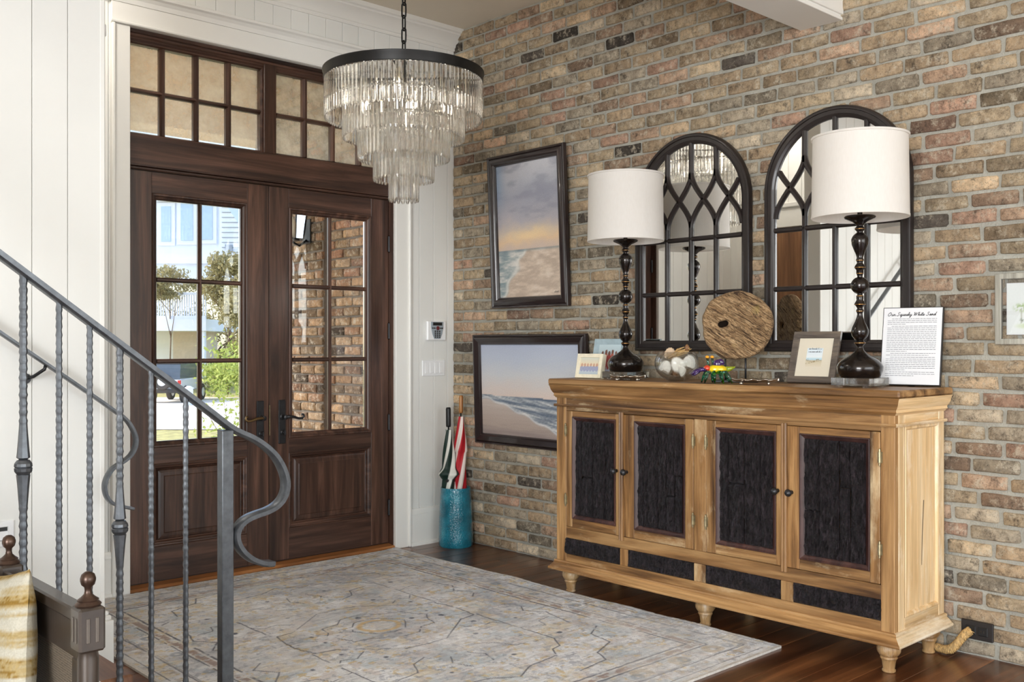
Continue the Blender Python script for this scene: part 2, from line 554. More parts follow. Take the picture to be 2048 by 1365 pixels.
M['brass'] = pbr('aged_brass_hinge', (150, 138, 108), .4, .8, var=.15, vscale=60)
M['teal'] = None
M['shell'] = pbr('white_shell', (232, 228, 218), .45, var=.04, vscale=40, bmp=(90, .3, .002))
M['shellb'] = pbr('brown_shell', (128, 92, 60), .5, var=.2, vscale=60, bmp=(90, .4, .002))
M['straw'] = pbr('dried_straw', (178, 144, 92), .7, var=.25, vscale=60)
M['stucco'] = pbr('porch_stucco', (236, 212, 182), .9, var=.05, vscale=3, bmp=(90, .3, .003))
M['concrete'] = pbr('pale_driveway', (222, 212, 198), .9, var=.04, vscale=.6)
M['grass'] = pbr('dry_grass', (168, 158, 96), .95, var=.2, vscale=3)
M['housewhite'] = pbr('white_siding', (228, 232, 240), .7, var=.01)
M['housepane'] = pbr('pale_blue_pane', (176, 198, 218), .15, var=.03)
M['roof'] = pbr('grey_roof', (150, 158, 168), .8, var=.06)
M['tan'] = pbr('tan_garage_wall', (206, 190, 172), .85, var=.03)
M['bark'] = pbr('tree_bark', (112, 92, 74), .9, var=.15, vscale=20)

# linen lamp shade: thin cloth that lets light through
def shade_mat():
    m, nt, b = newmat('white_linen_shade')
    w1 = N(nt, 'ShaderNodeTexNoise', Scale=1.0, Detail=2.0); nt.links.new(coords(nt, (300, 300, 40)), w1.inputs[0])
    nt.links.new(ramp(nt, w1.outputs[0], [(.3, lin((244, 241, 237))), (.7, lin((251, 249, 246)))]), b.inputs['Base Color'])
    b.inputs['Roughness'].default_value = .85
    t = N(nt, 'ShaderNodeBsdfTranslucent'); t.inputs[0].default_value = (.93, .91, .88, 1)
    mx = N(nt, 'ShaderNodeMixShader'); mx.inputs[0].default_value = .45
    nt.links.new(b.outputs[0], mx.inputs[1]); nt.links.new(t.outputs[0], mx.inputs[2])
    nt.links.new(mx.outputs[0], nt.nodes['Material Output'].inputs[0])
    bump(nt, b, w1.outputs[0], .15, .001)
    return m
M['shade'] = shade_mat()

def tarred_mat():
    m, nt, b = newmat('tarred_timber')
    n = N(nt, 'ShaderNodeTexNoise', Scale=1.0, Detail=9.0, Roughness=.78, Distortion=.4); nt.links.new(coords(nt, (75, 75, 22)), n.inputs[0])
    nt.links.new(ramp(nt, n.outputs[0], [(.32, lin((10, 8, 9))), (.5, lin((31, 26, 29))), (.66, lin((74, 64, 70)))]), b.inputs['Base Color'])
    b.inputs['Roughness'].default_value = .3
    n2 = N(nt, 'ShaderNodeTexNoise', Scale=1.0, Detail=7.0, Roughness=.7); nt.links.new(coords(nt, (60, 60, 30)), n2.inputs[0])
    bump(nt, b, n2.outputs[0], 1.0, .03)
    return m
M['reclaimed'] = tarred_mat()

def teal_mat():
    m, nt, b = newmat('teal_crackle_glaze')
    co = coords(nt, (1, 1, 1))
    v = N(nt, 'ShaderNodeTexVoronoi', Scale=130.0); nt.links.new(co, v.inputs[0])
    n = N(nt, 'ShaderNodeTexNoise', Scale=10.0, Detail=4.0); nt.links.new(co, n.inputs[0])
    c = ramp(nt, n.outputs[0], [(.3, lin((14, 84, 102))), (.55, lin((28, 116, 138))), (.75, lin((70, 158, 176)))])
    d = ramp(nt, v.outputs['Distance'], [(.0, (.7, .7, .7)), (.5, (1.1, 1.1, 1.1))])
    nt.links.new(mixrgb(nt, c, d, .8, 'MULTIPLY'), b.inputs['Base Color'])
    b.inputs['Roughness'].default_value = .16
    b.inputs['Coat Weight'].default_value = .5
    bump(nt, b, v.outputs['Distance'], .55, .004)
    return m
M['teal'] = teal_mat()

def foliage_mat(name, cs):
    m, nt, b = newmat(name)
    g = N(nt, 'ShaderNodeNewGeometry')
    nt.links.new(ramp(nt, g.outputs['Random Per Island'], [(0, lin(cs[0])), (.5, lin(cs[1])), (1, lin(cs[2]))]), b.inputs['Base Color'])
    b.inputs['Roughness'].default_value = .6
    t = N(nt, 'ShaderNodeBsdfTranslucent'); t.inputs[0].default_value = (*lin(cs[2]), 1)
    mx = N(nt, 'ShaderNodeMixShader'); mx.inputs[0].default_value = .35
    nt.links.new(b.outputs[0], mx.inputs[1]); nt.links.new(t.outputs[0], mx.inputs[2])
    nt.links.new(mx.outputs[0], nt.nodes['Material Output'].inputs[0])
    return m
M['leaf_olive'] = foliage_mat('olive_leaves', ((104, 104, 64), (148, 140, 92), (186, 174, 128)))
M['leaf_green'] = foliage_mat('bright_leaves', ((98, 122, 40), (146, 164, 66), (196, 204, 110)))
# ------------------------------------------------------------------ the setting
CEIL = 3.083
# --- brick pieces
BRICKL = [(206, 4), (192, 6), (180, 6), (168, 5), (154, 3), (136, 1.6), (104, .7), (76, .25), (220, 1.2)]
BRICKH = [((1, .895, .745), 5), ((1, .875, .72), 4), ((1, .845, .715), 3), ((1, .815, .70), 1.2), ((1, .925, .81), 3)]
def pick_brick(rng):
    def pick(T):
        t = rng.random() * sum(w for _, w in T)
        for c, w in T:
            t -= w
            if t <= 0: break
        return c
    L, h = pick(BRICKL) * rng.uniform(.94, 1.06), pick(BRICKH)
    if L < 120: h = (1, .92, .84)
    return tuple(min(250, L * k) for k in h)

def brick_shape(seed, L=.178, Hh=.0488):
    """one worn brick: centre at the middle of its face, front towards -x"""
    rng = random.Random(seed)
    cr = rng.uniform(.002, .007)
    o = []
    for sy, sz, arc in ((1, -1, 0), (1, 1, 1), (-1, 1, 2), (-1, -1, 3)):
        c = cr * rng.uniform(.5, 1.5)
        p, q = (sy * (L / 2 - c), sz * Hh / 2), (sy * L / 2, sz * (Hh / 2 - c))
        ends = [p, q] if arc in (0, 2) else [q, p]
        o += ends
    # extra points on the long sides
    pts = []
    n0 = len(o)
    for i in range(n0):
        a, b = o[i], o[(i + 1) % n0]
        pts.append(a)
        if abs(a[0] - b[0]) > .08:
            for t in (.33, .66):
                pts.append((a[0] + (b[0] - a[0]) * t, a[1] + (b[1] - a[1]) * t))
    pts = [(y + rng.uniform(-.0026, .0022), z + rng.uniform(-.0024, .0024)) for y, z in pts]
    n = len(pts); v = []; f = []
    for (x, k) in ((.012, 1.0), (-.0035, 1.0), (-.0085, .93)):
        for y, z in pts:
            ins = .0045 if k < 1 else 0
            yy = y - math.copysign(min(ins, abs(y)), y); zz = z - math.copysign(min(ins, abs(z)), z)
            v.append((x + (rng.uniform(-.0012, .0012) if x < 0 else 0), yy, zz))
    for r in (0, 1):
        for i in range(n):
            j = (i + 1) % n
            f.append((r * n + i, r * n + j, (r + 1) * n + j, (r + 1) * n + i))
    v.append((-.0095 + rng.uniform(-.0015, .0015), rng.uniform(-.03, .03), 0))
    for i in range(n):
        f.append((2 * n + i, 2 * n + (i + 1) % n, 3 * n))
    return v, f

BRICKS = [brick_shape(s) for s in range(12)]
BMESH = []
for k, (v, f) in enumerate(BRICKS):
    me = bpy.data.meshes.new('brick')
    me.from_pydata(v, [], f)
    bm = bmesh.new(); bm.from_mesh(me); bmesh.ops.recalc_face_normals(bm, faces=bm.faces); bm.to_mesh(me); bm.free()
    me.polygons.foreach_set('use_smooth', [True] * len(me.polygons))
    try: me.set_sharp_from_angle(angle=math.radians(50))
    except Exception: pass
    me.materials.append(M['brick'])
    BMESH.append(me)

def lay_bricks(parent, x, y_hi, y_lo, z0, z1, rank, maxn, seed, tone=(1, 1, 1), pitch=.190, course=.0628, skip=None):
    """running bond on a wall in the plane x = const that faces -x; the best ranked are objects, the rest one field of bricks"""
    rng = random.Random(seed)
    items = []
    nrow = int((z1 - z0) / course) + 1
    for r in range(nrow):
        zc = z0 + (r + .5) * course
        if zc > z1: break
        y = y_hi - .004
        first = True
        while y > y_lo:
            L = pitch - .015 + rng.uniform(-.012, .01)
            if first and r % 2: L = L * .45
            first = False
            if y - L < y_lo: L = y - y_lo
            if L < .03: break
            yc = y - L / 2
            y -= L + .015 + rng.uniform(-.003, .003)
            it = dict(y=yc, z=zc + rng.uniform(-.002, .002), L=L, k=rng.randrange(12), c=tuple(a * b for a, b in zip(pick_brick(rng), tone)),
                      dx=rng.uniform(-.003, .002), h=rng.uniform(.96, 1.05), rx=rng.uniform(-.008, .008), flip=rng.random() < .5)
            if skip and skip(it): continue
            it['s'] = rank(it)
            items.append(it)
    items.sort(key=lambda i: -i['s'])
    base = parent.location
    V, F, Cc = [], [], []
    for n, it in enumerate(items):
        sy = it['L'] / .178 * (-1 if it['flip'] else 1)
        if n < maxn and it['s'] > 0:
            o = bpy.data.objects.new('brick', BMESH[it['k']])
            COL.objects.link(o); o.parent = parent
            o.location = (x + it['dx'] - base.x, it['y'] - base.y, it['z'] - base.z)
            o.scale = (1, abs(sy), it['h']); o.rotation_euler = (it['rx'], 0, 0)
            o.color = (*lin(it['c']), 1)
        else:
            v, f = BRICKS[it['k']]
            m = len(V)
            V += [(x + it['dx'] + p[0] - base.x, it['y'] + p[1] * sy - base.y, it['z'] + p[2] * it['h'] - base.z) for p in v]
            F += [tuple(i + m for i in (q if sy > 0 else q[::-1])) for q in f]
            Cc += [(*lin(it['c']), 1)] * len(v)
    if V:
        me = bpy.data.meshes.new('brick_field')
        me.from_pydata(V, [], F)
        at = me.color_attributes.new('col', 'FLOAT_COLOR', 'POINT')
        at.data.foreach_set('color', np.array(Cc, np.float32).ravel())
        bm = bmesh.new(); bm.from_mesh(me); bmesh.ops.recalc_face_normals(bm, faces=bm.faces); bm.to_mesh(me); bm.free()
        me.polygons.foreach_set('use_smooth', [True] * len(me.polygons))
        try: me.set_sharp_from_angle(angle=math.radians(50))
        except Exception: pass
        o = bpy.data.objects.new('brick_field', me); COL.objects.link(o); o.parent = parent
        me.materials.append(M['brick_stuff']); o['kind'] = 'stuff'

HIDE = [(1290, 300, 1500, 690), (1545, 240, 1825, 690), (992, 305, 1143, 610), (964, 674, 1178, 888), (1112, 770, 1890, 1300), (1178, 358, 1322, 475), (1638, 280, 1822, 432)]
def rank_inside(it):
    p = proj((0, it['y'], it['z']))
    if not (-20 < p[0] < 2080 and -20 < p[1] < 1385): return 0
    if any(a < p[0] < c and b < p[1] < d for a, b, c, d in HIDE): return 0
    return it['L'] / p[2] ** 2

wr = setting('wall_right', 'wall of reclaimed tan and brown bricks laid in grey mortar', (0, -2.3, 0))
MB().box(.0025, .16, -4.6, .16, 0, CEIL).build('mortar', M['mortar'], wr)
lay_bricks(wr, 0.0, 0.0, -4.6, 0, CEIL, rank_inside, 300, 11)
MB().box(.0, .16, -9.1, -4.6, 0, CEIL).build('wall_plaster', M['wall'], wr)

# --- door wall: painted vertical boards around the entry
wf = setting('wall_front', 'cream painted vertical board wall around the entry doors', (-1.3, 0, 0))
OX0, OX1, OZ = -1.990, -.452, 2.690
b = MB()
b.box(-3.1, OX0, .006, .16, 0, CEIL).box(OX1, .0, .006, .16, 0, CEIL).box(OX0, OX1, .006, .16, OZ, CEIL)
b.build('backing', M['wall'], wf)
def board(parent, x0, x1, y, z0, z1, t=.008, name='board'):
    return MB().box(x0 + .0012, x1 - .0012, y - t, y + .004, z0, z1, .0014).build(name, M['wall'], parent)
g = [0.0] + [-.052 - .107 * k for k in range(29)]
for x1, x0 in zip(g[:-1], g[1:]):
    if x1 > -.34: board(wf, x0, x1, .006, 0.0, CEIL)
    elif x1 > -1.9: board(wf, x0, x1, .006, 2.76, CEIL)
    else: board(wf, x0, min(x1, -1.995), .006, 0.0, CEIL)

def base_run(name, label, x0, x1, y, h=.215):
    o = setting(name, label, (x0, y, 0))
    MB().box(x0, x1, y - .018, y, 0, h - .03, .002).build('board', M['trim'], o)
    MB().prism([(y - .018, h - .03), (y - .014, h - .012), (y - .008, h), (y, h), (y, h - .03)], 'x', x0, x1).build('cap', M['trim'], o)
    MB().prism([(y - .018, 0), (y - .032, 0), (y - .030, .012), (y - .024, .02), (y - .018, .022)], 'x', x0, x1).build('shoe', M['trim'], o)
base_run('baseboard_front', 'tall white baseboard right of the entry doors', -.346, 0.0, -.002)
base_run('baseboard_passage', 'white baseboard left of the entry doors', -3.0, -2.078, -.002)

cs = setting('trim_1', 'wide white door casing with moulded header', (-1.22, 0, 0))
for (x0, x1, ob) in ((-2.078, OX0, -2.078), (OX1, -.346, -.346)):
    MB().box(x0 + (.002 if ob < -1 else 0), x1 - (0 if ob < -1 else .002), -.022, .006, 0, 2.683, .0025).build('casing_leg', M['trim'], cs)
    xb = (ob, ob + .016) if ob < -1 else (ob - .016, ob)
    MB().box(xb[0], xb[1], -.034, .006, 0, 2.684, .004).build('back_band', M['trim'], cs)
MB().box(-2.078, -.346, -.024, .006, 2.684, 2.785, .002).build('header_board', M['trim'], cs)
MB().prism([(-.024, 2.684), (-.034, 2.686), (-.036, 2.692), (-.034, 2.698), (-.024, 2.700)], 'x', -2.082, -.342).build('bead', M['trim'], cs)
MB().prism([(.006, 2.785), (-.028, 2.785), (-.030, 2.792), (-.034, 2.806), (-.046, 2.820), (-.060, 2.826), (-.062, 2.838), (-.056, 2.842), (.006, 2.846)], 'x', -2.11, -.314).build('cap', M['trim'], cs)
cr = setting('trim_2', 'white crown moulding above the entry wall', (-1.22, 0, CEIL))
MB().prism([(.006, 2.965), (-.014, 2.965), (-.018, 2.972), (-.016, 2.980), (-.024, 2.985), (-.030, 3.000), (-.046, 3.022), (-.068, 3.040), (-.078, 3.046),
            (-.080, 3.054), (-.092, 3.060), (-.094, 3.083), (.006, 3.083)], 'x', -3.1, 0.0).build('crown', M['trim'], cr, smooth=25)

# --- ceiling and beam
ce = setting('ceiling', 'plain tan painted ceiling', (-3, -4, CEIL))
MB().box(-7.2, .2, -9.2, .2, CEIL, CEIL + .15).build('plaster', M['ceiling'], ce)
be = setting('trim_3', 'white boxed ceiling beam meeting the brick wall', (-3, -2.47, 2.55))
MB().box(-6.8, .0, -2.555, -2.375, 2.547, CEIL, .002).build('beam_box', M['trim'], be)
MB().box(-6.8, -.004, -2.563, -2.367, 2.542, 2.556, .002).build('bottom_lip', M['trim'], be)
MB().box(-6.8, -.002, -2.566, -2.553, 2.566, CEIL, .002).build('face_board', M['trim'], be)

# --- floor of walnut planks running towards the brick wall
fl = setting('floor', 'dark walnut plank floor', (-1.5, -2.3, 0))
MB().box(-7.2, .1, -9.2, .16, -.12, -.0012).build('subfloor', M['floor'], fl)
PL = []
for L in (.9, 1.25, 1.6, 2.0):
    me = MB().box(-L / 2, L / 2, -.0625, .0625, -.012, 0, .0012).build('plank', M['floor'], None)
    PL.append((L, me.data)); bpy.data.objects.remove(me)
rng = random.Random(5)
for r in range(38):
    yc = -.064 - r * .127
    x = 0.0 - rng.uniform(0, .9)
    x = 0.004 + rng.uniform(0, .7)
    while x > -3.05:
        L, me = PL[rng.randrange(4)]
        o = bpy.data.objects.new('plank', me); COL.objects.link(o); o.parent = fl
        xc = x - L / 2
        o.location = (xc + 1.5, yc + 2.3, 0)
        x -= L + .0014

# --- stair wall on the left
SW = -1.050
wl = setting('wall_left', 'white vertical board wall beside the staircase', (-3.5, SW, 0))
MB().box(-6.9, -2.506, SW + .006, SW + .12, 0, CEIL).build('backing', M['wall'], wl)
for k in range(14):
    x1 = -2.504 - .118 * k
    board(wl, x1 - .118, x1, SW + .006, 0, CEIL)
MB().box(-2.512, -2.493, SW - .004, SW + .124, 0, CEIL, .003).build('corner_board', M['trim'], wl)
bl = setting('baseboard_left', 'tall white base block at the end of the stair wall', (-2.49, SW, 0))
MB().box(-2.64, -2.468, SW - .022, SW + .144, 0, .188, .003).build('board', M['trim'], bl)
MB().box(-2.64, -2.474, SW - .016, SW + .138, .188, .205, .004).build('cap', M['trim'], bl)
MB().box(-2.64, -2.481, SW - .009, SW + .131, .205, .220, .004).build('cap', M['trim'], bl)
# passage behind the stair wall with a plain wooden closet door
wp = setting('wall_passage', 'cream wall at the end of the passage behind the stair', (-3.06, -.41, 0))
MB().box(-3.2, -3.05, SW + .12, .006, 0, CEIL).build('plaster', M['wall'], wp)
for k in range(8):
    y0 = SW + .12 + k * .1165
    MB().box(-3.05, -3.042, y0 + .0012, y0 + .1153, 2.2, CEIL, .003).build('board', M['wall'], wp)
d3 = setting('door_3', 'warm brown wooden closet door in the passage', (-3.04, -.41, 0))
M['closet'] = wood('warm_closet_wood', (92, 60, 36), (126, 86, 54), (150, 108, 72), 'z', .4, .7, .15)
MB().box(-3.05, -3.015, -.86, -.09, .01, 2.09, .003).build('slab', M['closet'], d3)
kb = MB().lathe([(.0, 0), (.012, .0), (.012, .03), (.026, .036), (.03, .05), (.022, .064), (0, .068)], 14, cap=False).build('knob', M['iron_dark'], d3, world=False, smooth=True)
kb.location = (.03, .27, .95); kb.rotation_euler = (0, PI / 2, 0)
t5 = setting('trim_4', 'white casing around the closet door', (-3.03, -.41, 0))
MB().box(-3.05, -3.022, -.928, -.865, 0, 2.1, .003).build('casing_leg', M['trim'], t5)
MB().box(-3.05, -3.022, -.085, .0, 0, 2.1, .003).build('casing_leg', M['trim'], t5)
MB().box(-3.05, -3.018, -.928, .0, 2.1, 2.25, .003).build('header_board', M['trim'], t5)
MB().box(-3.05, -3.0, -.928, .0, 2.25, 2.29, .006).build('cap', M['trim'], t5)

cl_ = thing('added_ceiling_light', 'round flush ceiling light added to brighten the passage behind the stair', 'light fixture', (-2.55, -.45, CEIL))
M['glow'] = pbr('added_light_glow', (250, 246, 238), .4, var=.005)  # glow of the added ceiling light
_b = M['glow'].node_tree.nodes['Principled BSDF']
_b.inputs['Emission Color'].default_value = (1, .93, .84, 1); _b.inputs['Emission Strength'].default_value = 5.0
MB().lathe([(.0, -.075), (.06, -.07), (.11, -.05), (.14, -.02), (.145, -.012)], 32, cap=False).build('bowl', M['glow'], cl_, world=False, smooth=True)
MB().lathe([(.146, -.014), (.155, -.012), (.155, 0), (.0, 0)], 32, cap=False).build('rim', M['trim'], cl_, world=False, smooth=40)
lp_ = lamp('passage_fill_lamp', 'POINT', (-2.55, -.45, CEIL - .14), (0, 0, 0), 14, (1, .95, .9)); lp_.data.shadow_soft_size = .08  # lamp added to lift the dark passage seen in the mirror

# --- rest of the living room behind the camera, with its windows
wbk = setting('wall_back', 'plain white wall with a wide window behind the viewer', (-3.5, -9, 0))
b = MB(); b.box(-7.1, -4.95, -9.15, -9.0, 0, CEIL).box(-.25, 0, -9.15, -9.0, 0, CEIL).box(-4.95, -.25, -9.15, -9.0, 0, .38).box(-4.95, -.25, -9.15, -9.0, 2.72, CEIL)
b.build('plaster', M['wall'], wbk)
wsd = setting('wall_side', 'plain white wall with a tall window beside the viewer', (-7.05, -5, 0))
b = MB(); b.box(-7.2, -7.05, -9.15, -6.95, 0, CEIL).box(-7.2, -7.05, -4.25, SW + .12, 0, CEIL).box(-7.2, -7.05, -6.95, -4.25, 0, .42).box(-7.2, -7.05, -6.95, -4.25, 2.58, CEIL)
b.box(-7.2, -3.1, SW + .1, .1, 0, CEIL)
b.build('plaster', M['wall'], wsd)
w3 = setting('window_3', 'wide white framed living room window', (-2.6, -9.05, .38))
for k in range(5):
    x = -4.95 + k * 4.7 / 4
    MB().box(x - .04, x + .04, -9.1, -9.02, .38, 2.72, .004).build('mullion', M['trim'], w3)
for z in (.38, 1.95, 2.68): MB().box(-4.95, -.25, -9.1, -9.02, z, z + .05, .004).build('rail', M['trim'], w3)
w4 = setting('window_4', 'tall white framed side window', (-7.1, -5.6, .42))
for k in range(4):
    y = -6.95 + k * .9
    MB().box(-7.14, -7.08, y - .035, y + .035, .42, 2.58, .004).build('mullion', M['trim'], w4)
for z in (.42, 1.7, 2.53): MB().box(-7.14, -7.08, -6.95, -4.25, z, z + .05, .004).build('rail', M['trim'], w4)

# --- entry doors
def raised_panel(parent, xc, w, z0, h, y):
    """moulded sticking and a raised field"""
    MB().frame(w, h, [(0, 0), (0, .006), (.004, .009), (.010, .008), (.014, .003), (.020, .001), (.026, -.010), (.030, -.012)], z0).build('sticking', M['door_x'], parent, world=False).location = (xc - parent.location.x, y - parent.location.y, -parent.location.z)
    m = MB(); pr = [(.028, -.014), (.030, -.010), (.036, -.002), (.046, .001), (.062, .002), (.066, .005), (.068, .005)]
    m.frame(w, h, pr, z0)
    n = len(pr)
    m.f.append((n - 1, 2 * n - 1, 3 * n - 1, 4 * n - 1))
    o = m.build('panel', M['door_z'], parent, world=False)
    o.location = (xc - parent.location.x, y - parent.location.y, -parent.location.z)

def handle(parent, xc, y, side):
    L = parent.location
    pl = MB().box(xc - .021, xc + .021, y - .008, y, .652, .886, .003)
    pl = pl.build('handle_plate', M['iron_dark'], parent)
    sp = MB().lathe([(.0, 0), (.016, 0), (.016, .006), (.009, .01), (.009, .04), (.013, .044), (.0, .048)], 14, cap=False).build('spindle', M['iron_dark'], pl, world=False, smooth=40)
    sp.rotation_euler = (PI / 2, 0, 0); sp.location = (xc - L.x, y - .006 - L.y, .796 - L.z)
    path = [(xc, y - .045, .796), (xc + side * .02, y - .048, .798), (xc + side * .05, y - .048, .794), (xc + side * .075, y - .048, .786), (xc + side * .096, y - .048, .786),
            (xc + side * .108, y - .048, .796), (xc + side * .104, y - .048, .806), (xc + side * .094, y - .048, .806)]
    MB().tube(path, [.008, .0085, .0075, .0065, .006, .006, .006, .007], 8).build('lever', M['iron_dark'] if side > 0 else M['bronze2'], pl, smooth=True)
    tk = MB().lathe([(.0, 0), (.012, 0), (.013, .006), (.006, .01), (.006, .022), (0, .024)], 12, cap=False).build('thumb_turn', M['iron_dark'], pl, world=False, smooth=40)
    tk.rotation_euler = (PI / 2, 0, 0); tk.location = (xc - L.x, y - .006 - L.y, .713 - L.z)
    MB().box(xc - .004, xc + .004, y - .042, y - .024, .700, .728, .002).build('thumb_piece', M['iron_dark'], pl)
M['bronze2'] = pbr('brassy_lever', (120, 98, 66), .3, .8, var=.1)

YD = .045
def door_leaf(name, label, x0, x1, sx0, sx1, hx, side, hinge_x):
    d = setting(name, label, (x0, YD, .03))
    for a, c in ((x0, sx0), (sx1, x1)):
        MB().box(a, c, YD, YD + .045, .03, 2.020, .0015).build('stile', M['door_z'], d)
    for a, c in ((1.917, 2.020), (.600, .678), (.03, .195)):
        MB().box(sx0, sx1, YD + .0006, YD + .0445, a, c, .0012).build('rail', M['door_x'], d)
    w = sx1 - sx0; xc = (sx0 + sx1) / 2
    raised_panel(d, xc, w, .195, .405, YD + .008)
    o = MB().frame(w, 1.239, [(0, -.02), (0, .003), (.004, .007), (.010, .006), (.016, -.002), (.024, -.006), (.030, -.016), (.030, -.03)], .678).build('glazing_bead', M['door_z'], d, world=False)
    o.location = (xc - x0, 0, -.03)
    gx = [sx0 + .03, xc, sx1 - .03]; gz = [.708, 1.099, 1.498, 1.887]
    MB().prism([(xc - .011, YD + .028), (xc - .011, YD + .016), (xc - .004, YD + .006), (xc + .004, YD + .006), (xc + .011, YD + .016), (xc + .011, YD + .028)], 'z', .706, 1.889).build('muntin', M['door_z'], d)
    for z in gz[1:3]:
        MB().prism([(YD + .028, z - .011), (YD + .016, z - .011), (YD + .0065, z - .004), (YD + .0065, z + .004), (YD + .016, z + .011), (YD + .028, z + .011)], 'x', gx[0], gx[2]).build('muntin', M['door_x'], d)
    for i in (0, 1):
        for j in (0, 1, 2):
            MB().box(gx[i] + .002, gx[i + 1] - .002, YD + .029, YD + .033, gz[j] + .002, gz[j + 1] - .002).build('pane', M['pane'], d)
    handle(d, hx, YD, side)
    for z in (.235, .73, 1.26, 1.765):
        MB().lathe([(0, -.05), (.004, -.048), (.008, -.044), (.008, .044), (.004, .048), (0, .052)], 10, (hinge_x, YD - .007, z), cap=False).build('hinge', M['iron_dark'], d, smooth=40)
    return d
door_leaf('door_1', 'left mahogany entry door with the brassy lever, six panes above a raised panel', -1.985, -1.2295, -1.859, -1.353, -1.281, -1, -1.983)
dr = door_leaf('door_2', 'right mahogany entry door with the dark scrolled lever, six panes above a raised panel', -1.2265, -.457, -1.109, -.577, -1.153, 1, -.457)
MB().box(-1.2265, -1.222, YD - .002, YD + .02, .70, .86).build('strike_plate', M['brass'], dr)
# frame, transom bar and transom windows
jb = setting('trim_5', 'dark mahogany jambs, transom bar and mullion of the entry', (-1.22, .05, 0))
for x0, x1 in ((OX0, -1.986), (-.456, OX1 + .004)):
    MB().box(x0, x1, .0, .15, 0, OZ).build('jamb', M['door_z'], jb)
MB().box(-.456 - .022, -.452, YD + .05, .15, 0, 2.03).build('stop', M['door_z'], jb)
MB().box(OX0, OX1, .004, .15, 2.668, OZ).build('head_jamb', M['door_x'], jb)
MB().box(-1.986, -.456, .030, .13, 2.046, 2.190, .002).build('transom_bar', M['door_x'], jb)
MB().prism([(.13, 2.022), (.036, 2.022), (.030, 2.027), (.030, 2.033), (.038, 2.036), (.026, 2.040), (.026, 2.046), (.13, 2.046)], 'x', -1.986, -.456).build('drip_mould', M['door_x'], jb)
MB().box(-1.261, -1.190, .034, .13, 2.190, 2.668, .002).build('mullion', M['door_z'], jb)
MB().prism([(.13, 2.640), (.048, 2.640), (.040, 2.648), (.040, 2.655), (.030, 2.660), (.026, 2.668), (.13, 2.668)], 'x', -1.986, -.456).build('head_mould', M['door_x'], jb)
def transom(name, label, x0, x1):
    t = setting(name, label, ((x0 + x1) / 2, .06, 2.19))
    zb, zt = 2.190, 2.640
    MB().frame(x1 - x0, zt - zb, [(0, -.04), (0, .012), (.006, .012), (.012, .002), (.012, -.04)], 0).build('sash', M['door_x'], t, world=False)
    p = (x1 - x0 - .024) / 4
    for k in range(1, 4):
        x = x0 + .012 + p * k
        MB().prism([(x - .015, .085), (x - .015, .066), (x - .006, .05), (x + .006, .05), (x + .015, .066), (x + .015, .085)], 'z', zb + .012, zt - .012).build('muntin', M['door_z'], t)
    MB().prism([(.085, 2.395), (.066, 2.395), (.0505, 2.4035), (.0505, 2.4115), (.066, 2.419), (.085, 2.419)], 'x', x0 + .012, x1 - .012).build('muntin', M['door_x'], t)
    for k in range(4):
        for a, c in ((zb + .012, 2.405), (2.409, zt - .012)):
            MB().box(x0 + .014 + p * k, x0 + .010 + p * (k + 1), .086, .09, a, c).build('pane', M['pane_fog'], t)
transom('window_1', 'left transom window of eight panes in dark wood', -1.986, -1.261)
transom('window_2', 'right transom window of eight panes behind the chandelier', -1.190, -.456)
th = setting('trim_6', 'light oak threshold strip under the entry doors', (-1.22, .02, 0))
MB().prism([(-.018, 0), (-.018, .010), (-.010, .020), (.05, .026), (.15, .026), (.15, 0)], 'x', -1.988, -.454).build('threshold', M['threshold'], th)
MB().box(-1.986, -.456, YD + .004, YD + .04, .0262, .0305).build('door_sweep', M['black'], th)

# --- porch outside the doors
po = setting('floor_porch', 'pale concrete porch slab outside the doors', (-1.5, 1, -.05))
MB().box(-4.0, .6, .16, 2.6, -.2, -.03).build('slab', M['concrete'], po)
MB().box(-3.4, -.6, 2.6, 12, -1.52, -1.45).build('bounce_paving', M['concrete'], po)  # unseen pale paving added to bounce light up under the porch roof
wq = setting('wall_porch', 'brown brick side wall of the porch seen through the right door', (-.2, .9, 0))
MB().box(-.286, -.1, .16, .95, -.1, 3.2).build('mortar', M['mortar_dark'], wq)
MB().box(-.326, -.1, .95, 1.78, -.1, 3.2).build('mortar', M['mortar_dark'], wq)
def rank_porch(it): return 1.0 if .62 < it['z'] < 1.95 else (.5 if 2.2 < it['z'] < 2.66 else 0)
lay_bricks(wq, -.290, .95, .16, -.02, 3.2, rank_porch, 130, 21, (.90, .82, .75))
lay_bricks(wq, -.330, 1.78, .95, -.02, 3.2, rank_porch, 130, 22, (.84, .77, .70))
pb = setting('ceiling_porch', 'tan stucco porch soffit and beam seen through the transom', (-1.5, 1.5, 2.65))
MB().box(-3.3, .6, 1.78, 2.05, 2.645, 3.25).build('beam', M['stucco'], pb)
MB().box(-3.3, .6, .16, 2.6, 3.2, 3.35).build('soffit', M['stucco'], pb)
